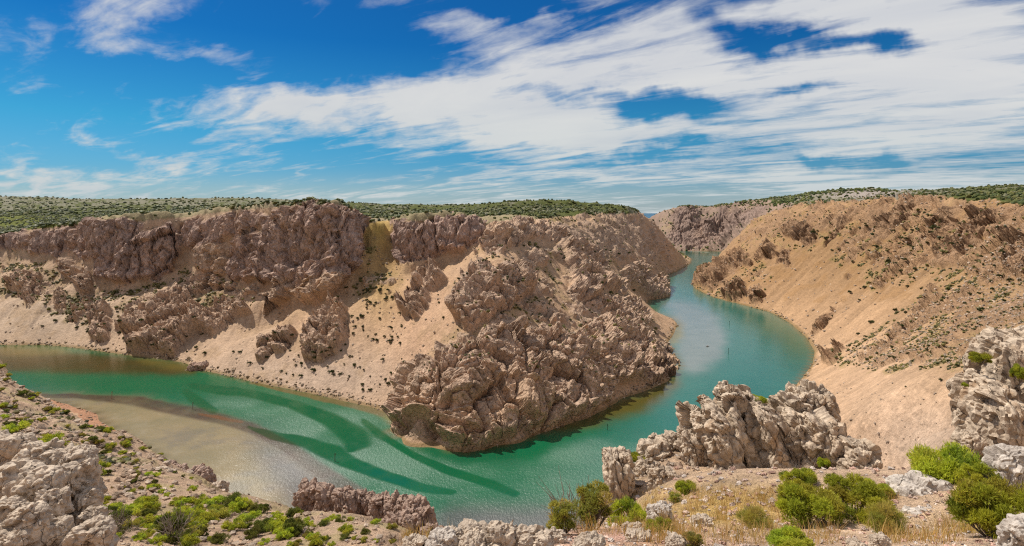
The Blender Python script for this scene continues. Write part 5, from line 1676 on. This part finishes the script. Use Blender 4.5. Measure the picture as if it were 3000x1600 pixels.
DS_ = [dark_shrub_mesh(i) for i in range(3)]
GUL = [(870, 720), (915, 640), (960, 700), (1010, 780), (1020, 900), (985, 1000), (880, 980), (800, 940), (840, 830)]
LSC = [(60, 820), (240, 850), (330, 880), (560, 900), (760, 960), (860, 940), (760, 830), (600, 880), (500, 830), (200, 780)]
RSC = [(1960, 560), (2560, 560), (2560, 900), (2300, 1000), (2050, 760), (2250, 700)]
PRO = [(1060, 760), (1300, 600), (1600, 640), (1650, 830), (1640, 900), (1400, 860), (1150, 860)]
for poly, n, lo, hi, lb, gp in ((GUL, 85, 5, 11, 'tiny dark shrub on the tan gully scree', 'dark shrubs on the gully scree'), (LSC, 60, 5, 12, 'tiny dark shrub on the pale left scree', 'dark shrubs on the left scree'),
                                (RSC, 95, 5, 14, 'small dark shrub on the right slope', 'dark shrubs on the right slope'), (PRO, 50, 4, 9, 'tiny dark shrub on the rocky promontory', 'dark shrubs on the promontory')):
    pa = np.array(poly); c_ = 0
    while c_ < n:
        x = random.uniform(pa[:, 0].min(), pa[:, 0].max()); y = random.uniform(pa[:, 1].min(), pa[:, 1].max())
        if not inpoly(np.array([x]), np.array([y]), poly)[0]: continue
        g = at_ground(x, y, 70, 1500)
        c_ += 1
        if g is None or g.z < 1.5: continue
        o = bpy.data.objects.new('dark_shrub', DS_[c_ % 3])
        COL.objects.link(o)
        sz = random.uniform(lo, hi) / F * g.y / 2
        o.location = g; o.scale = (sz, sz, sz * random.uniform(.8, 1.3)); o.rotation_euler = (0, 0, random.uniform(0, 6))
        pos = ('in the upper third' if y < pa[:, 1].min() + np.ptp(pa[:, 1]) * .36 else 'halfway down' if y < pa[:, 1].min() + np.ptp(pa[:, 1]) * .68 else 'near the foot') + (
            ', left side' if x < pa[:, 0].min() + np.ptp(pa[:, 0]) * .36 else ', middle' if x < pa[:, 0].min() + np.ptp(pa[:, 0]) * .68 else ', right side')
        tag(o, lb + ' ' + pos, 'shrub', gp)


def scatter(name, w, n, size, cols, mat, squash=0.8, sub=1, jit=0.35, sink=0.15, hemi=True):
    """a mass of small lumps on the ground, one object: w = weight per ground vertex"""
    p = w.ravel() / w.sum()
    k = rng.choice(len(p), n, p=p)
    v, f = ICO[sub]
    sz = size(k)
    rz = rng.uniform(0, 6.28, n)
    bv = v[None] * (1 + jit * rng.uniform(-1, 1, (n, len(v), 1)))
    bv = bv * (sz * rng.uniform(.7, 1.3, n))[:, None, None] * np.array((1, 1, squash))
    c, s_ = np.cos(rz)[:, None], np.sin(rz)[:, None]
    X = bv[..., 0] * c - bv[..., 1] * s_; Y = bv[..., 0] * s_ + bv[..., 1] * c
    bv = np.stack((X, Y, bv[..., 2]), -1) + VF[k][:, None, :]
    bv[..., 2] += (sz * squash * (1 - 2 * sink) * .6)[:, None]
    bv[..., :2] += (rng.uniform(-1, 1, (n, 1, 2)) * (Yf[k] * 0.0012)[:, None, None])
    ff = (f[None] + (np.arange(n) * len(v))[:, None, None]).reshape(-1, 3)
    me = new_mesh(name, bv.reshape(-1, 3), None, ff)
    cc_ = cols[rng.integers(0, len(cols), n)] * rng.uniform(.7, 1.3, (n, 1))
    set_col(me, 'Col', np.repeat(cc_, len(v), 0))
    smooth(me, False)
    return tag(link(name, me, mat), kind='stuff')


inview = ((PX > -60) & (PX < 2640)).ravel()
zok = (VF[:, 2] > 1.2)
sgreen = np.array(((.055, .080, .018), (.085, .105, .022), (.11, .125, .03), (.14, .14, .035), (.045, .065, .018)))
dens = PLAT * inview * (1 - .65 * stony) * (1 - .8 * (px > 1900) * blob(2170, 490, 110, 14, 600)) * ~(rimstrip) + rimstrip * inview * 0.12
dens = dens * (0.12 + sstep(n1 + .5 * n4, -.25, .3))
scatter('scrubland', dens.astype(float), 19000, lambda k: np.where(Yf[k] > 1200, rng.uniform(1.0, 2.0, len(k)) ** 2.2, rng.uniform(.8, 1.7, len(k)) ** 1.8) , sgreen, MSCRUB, .8)
hd = ((reg.ravel() == HILLS) & (px > 1600) & inview & zok) * (0.3 + (py < 520)) * (1 - .9 * blob(2170, 488, 110, 14, 600))
scatter('hill_scrub', hd.astype(float), 2600, lambda k: rng.uniform(1.5, 3.5, len(k)), sgreen, MSCRUB, .8)
ledgeveg = (ROUGHM > 0.1) * sstep(n2 + .4 * n1, -.05, .35) * sstep(ND[..., 2].ravel(), .45, .8) * inview * zok * (Yf > 60) * (Yf < 1300)
scatter('ledge_scrub', ledgeveg * (1 + 1.5 * (bk == 1) + 1.2 * (bk == 0) * (px < 900)), 7000, lambda k: rng.uniform(.35, 1.25, len(k)) * np.clip(Yf[k] / 420, .35, 1.3), np.array(((.09, .085, .025), (.13, .115, .03), (.06, .06, .02), (.17, .14, .045))), MSCRUB, .8)
rub = (land & zok & inview & ~PLAT & (Yf > 60) & (Yf < 1000)) * (0.25 + 1.2 * sstep(n2 + n3 * .5, .05, .5) + 1.2 * (ROUGHM > .2) + 6 * (ROUGHM > .2) * (bk == 1) * (Yf < 420))
scols = np.array(((.40, .31, .24), (.46, .36, .28), (.33, .26, .20), (.50, .38, .28)))
scatter('rubble', rub.astype(float), 11000, lambda k: rng.uniform(.25, .9, len(k)) ** 1.3 * np.clip(Yf[k] / 380, .25, 1.6), scols, MG, .75, 1, .45)
nst = ((Yf > 18) & (Yf < 160) & (bk != 1) & inview & land) * (0.2 + sstep(nn1, -.1, .4))
scatter('slope_stones', nst.astype(float), 3600, lambda k: rng.uniform(.06, .30, len(k)) * np.clip(Yf[k] / 45, .4, 1.6), np.array(((.50, .37, .27), (.44, .32, .23), (.56, .44, .34))), MG, .7, 1, .45)
gst = ((Yf > 4) & (Yf < 30) & inview)
scatter('gravel', gst.astype(float), 4500, lambda k: rng.uniform(.008, .05, len(k)) * np.clip(Yf[k] / 9, .6, 2.2), np.array(((.55, .40, .32), (.60, .50, .43), (.48, .30, .23))), MG, .7, 1, .45)
shr = land & inview & (ds > -1.5) & (ds < 6) & (VF[:, 2] > -.4) & (VF[:, 2] < 3.5) & (Yf > 200)
scatter('shore_stones', shr.astype(float), 1500, lambda k: rng.uniform(.25, 1.0, len(k)) ** 1.5 * np.clip(Yf[k] / 380, .5, 1.5), np.array(((.34, .26, .19), (.42, .33, .25), (.24, .17, .10))), MG, .7, 1, .4)
lowveg = ((Yf > 24) & (Yf < 160) & (bk != 1) & inview & land) * sstep(-nn1, .0, .4)
print('scatter', round(time.time() - T0, 1))


# ------------------------------------------------------------------ dry grass and dead twigs
def blades(centres, heights, spread, n_each, width, cols):
    V_, C_ = [], []
    for c0, h_, s_ in zip(centres, heights, spread):
        n = n_each
        b = np.array(c0) + np.stack((rng.normal(0, s_ * .45, n), rng.normal(0, s_ * .45, n), np.full(n, -.02)), 1)
        d_ = np.stack((rng.normal(0, .32, n), rng.normal(0, .32, n), np.ones(n)), 1)
        t = b + d_ * (h_ * rng.uniform(.5, 1.1, n))[:, None]
        m_ = (b + t) / 2 - np.stack((d_[:, 0], d_[:, 1], np.zeros(n)), 1) * h_ * .12
        a = rng.uniform(0, 6.28, n)
        sd_ = np.stack((np.cos(a), np.sin(a), np.zeros(n)), 1) * (width * h_ ** .5)
        V_.append(np.stack((b - sd_, b + sd_, m_ + sd_ * .8, m_ - sd_ * .8, t), 1).reshape(-1, 3))
        C_.append(np.repeat(cols[rng.integers(0, len(cols), n)] * rng.uniform(.8, 1.2, (n, 1)), 5, 0))
    V_ = np.concatenate(V_); C_ = np.concatenate(C_)
    k = np.arange(len(V_) // 5)[:, None] * 5
    return V_, k + np.array([[0, 1, 2, 3]]), k + np.array([[3, 2, 4]]), C_


STRAW = np.array(((.66, .46, .14), (.58, .38, .10), (.68, .52, .22), (.48, .33, .09), (.40, .34, .08)))
c_l, h_l, s_l = [], [], []
GR = [((1700, 1235), (1980, 1235), (2000, 1330), (1860, 1345), (1700, 1300)), ((1360, 1330), (1560, 1310), (1700, 1345), (1420, 1352)), ((2230, 1345), (2440, 1330), (2480, 1374), (2230, 1374)),
      ((1560, 1215), (1650, 1230), (1700, 1290), (1560, 1300)), ((1640, 1330), (1760, 1330), (1760, 1374), (1640, 1374)), ((1050, 1340), (1180, 1345), (1180, 1372), (1050, 1372)), ((1800, 1340), (2120, 1350), (2120, 1374), (1800, 1374)), ((2180, 1235), (2260, 1225), (2260, 1290), (2180, 1300))]
for poly, n in zip(GR, (170, 60, 50, 45, 40, 16, 40, 30)):
    pa = np.array(poly)
    for _ in range(n):
        x = random.uniform(pa[:, 0].min(), pa[:, 0].max()); y = random.uniform(pa[:, 1].min(), pa[:, 1].max())
        if not inpoly(np.array([x]), np.array([y]), poly)[0]: continue
        g = at_ground(x, y, 3, 30)
        if g is None: continue
        c_l.append(g); h_l.append(random.uniform(.08, .28) * (0.6 + g.y / 28)); s_l.append(random.uniform(.1, .28))
v_, q_, t_, cc_ = blades(c_l, h_l, s_l, 26, .006, STRAW)
me = new_mesh('dry_grass', v_, q_, t_)
set_col(me, 'Col', cc_)
tag(link('dry_grass', me, MSTRAW), kind='stuff')
v_, q_, t_, cc_ = blades([(0, 0, 0)], [.5], [.13], 150, .004, STRAW)
TUF = new_mesh('grass_tuft', v_, q_, t_); set_col(TUF, 'Col', cc_); TUF.materials.append(MSTRAW)
for x, y, Y, sc_1, lb in ((1690, 1372, 6.6, 1.0, 'tall straw tuft standing on the bottom edge, right of the red path'), (2440, 1368, 6.6, .9, 'straw tuft at the left foot of the tall right edge juniper'), (2390, 1352, 7.6, .8, 'straw stems in the shade right of the grey cracked boulder'),
                          (1195, 1362, 6.4, .45, 'little yellow tuft between the cream ledge rocks'), (1440, 1346, 8, .55, 'pale dry tuft under the tall cliff edge junipers'), (2090, 1378, 7, .8, 'arching straw stems in front of the big juniper clump'),
                          (2570, 1160, 20, 1.0, 'pale stems sticking up behind the right edge boulder'), (1025, 1366, 7, .5, 'thin straw stems left of the ledge rocks')):
    o = bpy.data.objects.new('grass_tuft', TUF); COL.objects.link(o)
    o.location = Pw(x, y, Y); o.scale = (sc_1,) * 3; o.rotation_euler = (0, 0, x)
    tag(o, lb, 'grass tuft')


def twig_mesh(seed, n=26):
    rg = np.random.default_rng(seed)
    ps = []
    for i in range(n):
        d_ = rg.normal(size=3); d_[2] = abs(d_[2]) + .5; d_ /= np.linalg.norm(d_)
        e = d_ * rg.uniform(.6, 1.1)
        m_ = e * .5 + rg.normal(size=3) * .06
        ps.append([(0, 0, -.05), m_, e])
        for _ in range(4):
            s_ = rg.normal(size=3) * .22; s_[2] += .1
            ps.append([m_ + (e - m_) * rg.uniform(.1, .9), m_ + (e - m_) * .7 + s_ * .6, e + s_])
    v, f_ = tubes(ps, .010, .003, 4)
    me = new_mesh('dead_bush', v, f_)
    me.materials.append(MTWIG)
    return me


TW = [twig_mesh(1), twig_mesh(2)]
for i, (x, y, Y, s_, lb) in enumerate(((1452, 1336, 9.6, .72, 'bare grey brown bush between the two tall cliff edge junipers'), (2012, 1228, 17, .75, 'leafless grey sapling at the foot of the fin'), (1850, 1262, 15, .5, 'bare grey twigs in the yellow grass below the fin'),
                                       (2560, 1290, 8.2, .5, 'dead twigs right of the tall bright juniper'), (440, 1362, 31, 1.5, 'bare dark stems inside the bottom left thicket'), (300, 1350, 29, 1.2, 'bare grey stems at the left of the thicket'), (2400, 1335, 8.6, .4, 'dead brown twigs beside the grey cracked boulder'))):
    o = bpy.data.objects.new('dead_bush', TW[i % 2]); COL.objects.link(o)
    o.location = Pw(x, y, Y); o.scale = (s_,) * 3; o.rotation_euler = (0, 0, x * .7)
    tag(o, lb, 'bush')

# ------------------------------------------------------------------ markers and craft on the river
MP = mat_plain('weathered_post', (0.09, 0.075, 0.06), 0.8)
MPR = mat_plain('faded_red_paint', (0.30, 0.10, 0.07), 0.7)
MPG = mat_plain('dark_green_paint', (0.02, 0.08, 0.045), 0.6)
MWH = mat_plain('white_hull', (0.80, 0.80, 0.78), 0.4, .05)
MDK = mat_plain('dark_hull', (0.03, 0.035, 0.045), 0.5)
MSK = mat_plain('skin', (0.45, 0.27, 0.19), 0.7, .1)
for x, yb, yt, m_, lb in ((281.5, 1003.5, 986, MPR, 'thin reddish channel post at the far end of the brown weed line'), (485, 1030, 1013, MP, 'thin dark channel post at the bend of the weed line'), (842.5, 1161, 1142, MP, 'thin dark channel post in the smooth green slick near the middle'),
                          (1528, 1082, 1068, MPG, 'green channel post off the right side of the rock nose'), (1835, 818, 808, MPG, 'farther of two green channel posts in the wide turquoise bend'), (1832.5, 891, 877, MPG, 'nearer of two green channel posts in the wide turquoise bend')):
    Y = Yw(yb)
    h_ = (yb - yt) / F * Y
    r_ = empty('channel_post', Pw(x, yb, Y))
    tag(r_, lb, 'post')
    v, f_ = tubes([[(0, 0, -1.5), (0, 0, h_ * .5), (0.02 * h_, 0, h_)]], .17, .13, 8)
    link('post', new_mesh('post', v, f_), m_, r_)
    v, f_ = tubes([[(0.02 * h_, 0, h_ - .7), (0.02 * h_, 0, h_ - .1), (0.02 * h_, 0, h_ + .25)]], .24, .20, 8)
    link('topmark', new_mesh('topmark', v, f_), m_, r_)


def hull(L_, W_, H_, bow=0.5, n=14):
    V_ = []
    for i in range(n + 1):
        t = i / n * 2 - 1
        w_ = W_ / 2 * max(0.02, (1 - abs(t) ** 2.4))
        zt_ = H_ * (1 + bow * abs(t) ** 3)
        for a in range(9):
            b = math.pi * a / 8
            V_.append((t * L_ / 2, -w_ * math.cos(b), zt_ - (H_ * .9 + H_ * bow * abs(t) ** 3 * .3) * math.sin(b) ** .6))
        V_.append((t * L_ / 2, 0, zt_ + .02))
    m_ = 10
    F_ = [(i * m_ + a, i * m_ + a + 1, (i + 1) * m_ + a + 1, (i + 1) * m_ + a) for i in range(n) for a in range(9)] + [(i * m_ + 9, i * m_, (i + 1) * m_, (i + 1) * m_ + 9) for i in range(n)]
    return np.array(V_, float), np.array(F_)


def skin_person(parent, pts_, edges_, rad_, name, mat, label, cat):
    me_ = bpy.data.meshes.new(name)
    me_.from_pydata(pts_, edges_, [])
    o = link(name, me_, mat)
    md = o.modifiers.new('skin', 'SKIN')
    for sv, r_ in zip(me_.skin_vertices[0].data, rad_):
        sv.radius = (r_, r_)
    me_.skin_vertices[0].data[0].use_root = True
    o.modifiers.new('sub', 'SUBSURF').levels = 1
    tag(o, label, cat)
    return o


kc = Pw(1780, 872, Yw(872))
kr = empty('kayak', kc); kr.rotation_euler = (0, 0, .25)
tag(kr, 'small dark kayak drifting on the grey shallows of the right bend', 'kayak')
v, f_ = hull(3.4, .72, .34)
link('hull', new_mesh('hull', v, f_), MDK, kr)
v, f_ = tubes([[(-.45, 0, .33), (-.3, 0, .42), (.3, 0, .42), (.45, 0, .33)]], .2, .2, 8)
link('cockpit', new_mesh('cockpit', v, f_), MDK, kr)
per = skin_person(None, [(0, 0, .38), (0, 0, .65), (0, 0, .92), (0, -.02, 1.02), (0, -.03, 1.17), (-.24, 0, .88), (-.42, -.2, .68), (-.40, -.42, .74), (.24, 0, .88), (.42, -.2, .70), (.40, -.42, .76), (-.1, -.45, .36), (.1, -.45, .36)],
                  [(0, 1), (1, 2), (2, 3), (3, 4), (2, 5), (5, 6), (6, 7), (2, 8), (8, 9), (9, 10), (0, 11), (0, 12)], [.17, .17, .19, .07, .12, .09, .06, .05, .09, .06, .05, .11, .11], 'person', MSK, 'person sitting in the small kayak with both arms on a paddle', 'person')
per.location = kc; per.rotation_euler = (0, 0, .25)
v, f_ = tubes([[(-1.1, -.45, .72), (0, -.45, .78), (1.1, -.45, .84)]], .03, .03, 6)
pd = link('paddle', new_mesh('paddle', v, f_), MWH)
pd.location = kc; pd.rotation_euler = (0, 0, .25)
tag(pd, 'white bladed paddle held across the small kayak', 'paddle')
for sx in (-1, 1):
    bv = ICO[2][0] * np.array((.30, .05, .14)) + np.array((sx * 1.25, -.45, .78 + .06 * sx))
    link('blade', new_mesh('blade', bv, None, ICO[2][1]), MWH, pd)
bc = Pw(1739, 633.2, Yw(633.2))
br = empty('motor_boat', bc); br.rotation_euler = (0, 0, .06)
tag(br, 'little white motor boat leaving a wake on the farthest reach', 'boat')
v, f_ = hull(6.5, 2.3, 1.0, .35)
link('hull', new_mesh('hull', v, f_), MWH, br)
v, f_ = hull(2.6, 1.5, 1.3, .1)
v[:, 2] += .85
link('cabin', new_mesh('cabin', v, f_), MWH, br)
MFO = mat_plain('foam', (.62, .75, .68), .6, .15, 1.0)
wv_ = []
for i in range(30):
    t = i / 29
    x_ = bc[0] + 4 + t * 42; y_ = bc[1] - 1.5 - t * 22; w_ = .8 + t * 2.2
    wv_ += [(x_, y_ - w_ + .5 * math.sin(i * 1.9), .03), (x_, y_ + .1, .10 + .05 * math.sin(i * 2.7)), (x_, y_ + w_ + .5 * math.sin(i * 2.3), .03)]
wf_ = [(i * 3 + a, i * 3 + a + 3, i * 3 + a + 4, i * 3 + a + 1) for i in range(29) for a in (0, 1)]
tag(link('boat_wake', new_mesh('boat_wake', np.array(wv_), np.array(wf_)), MFO), kind='stuff')
print('done', round(time.time() - T0, 1))
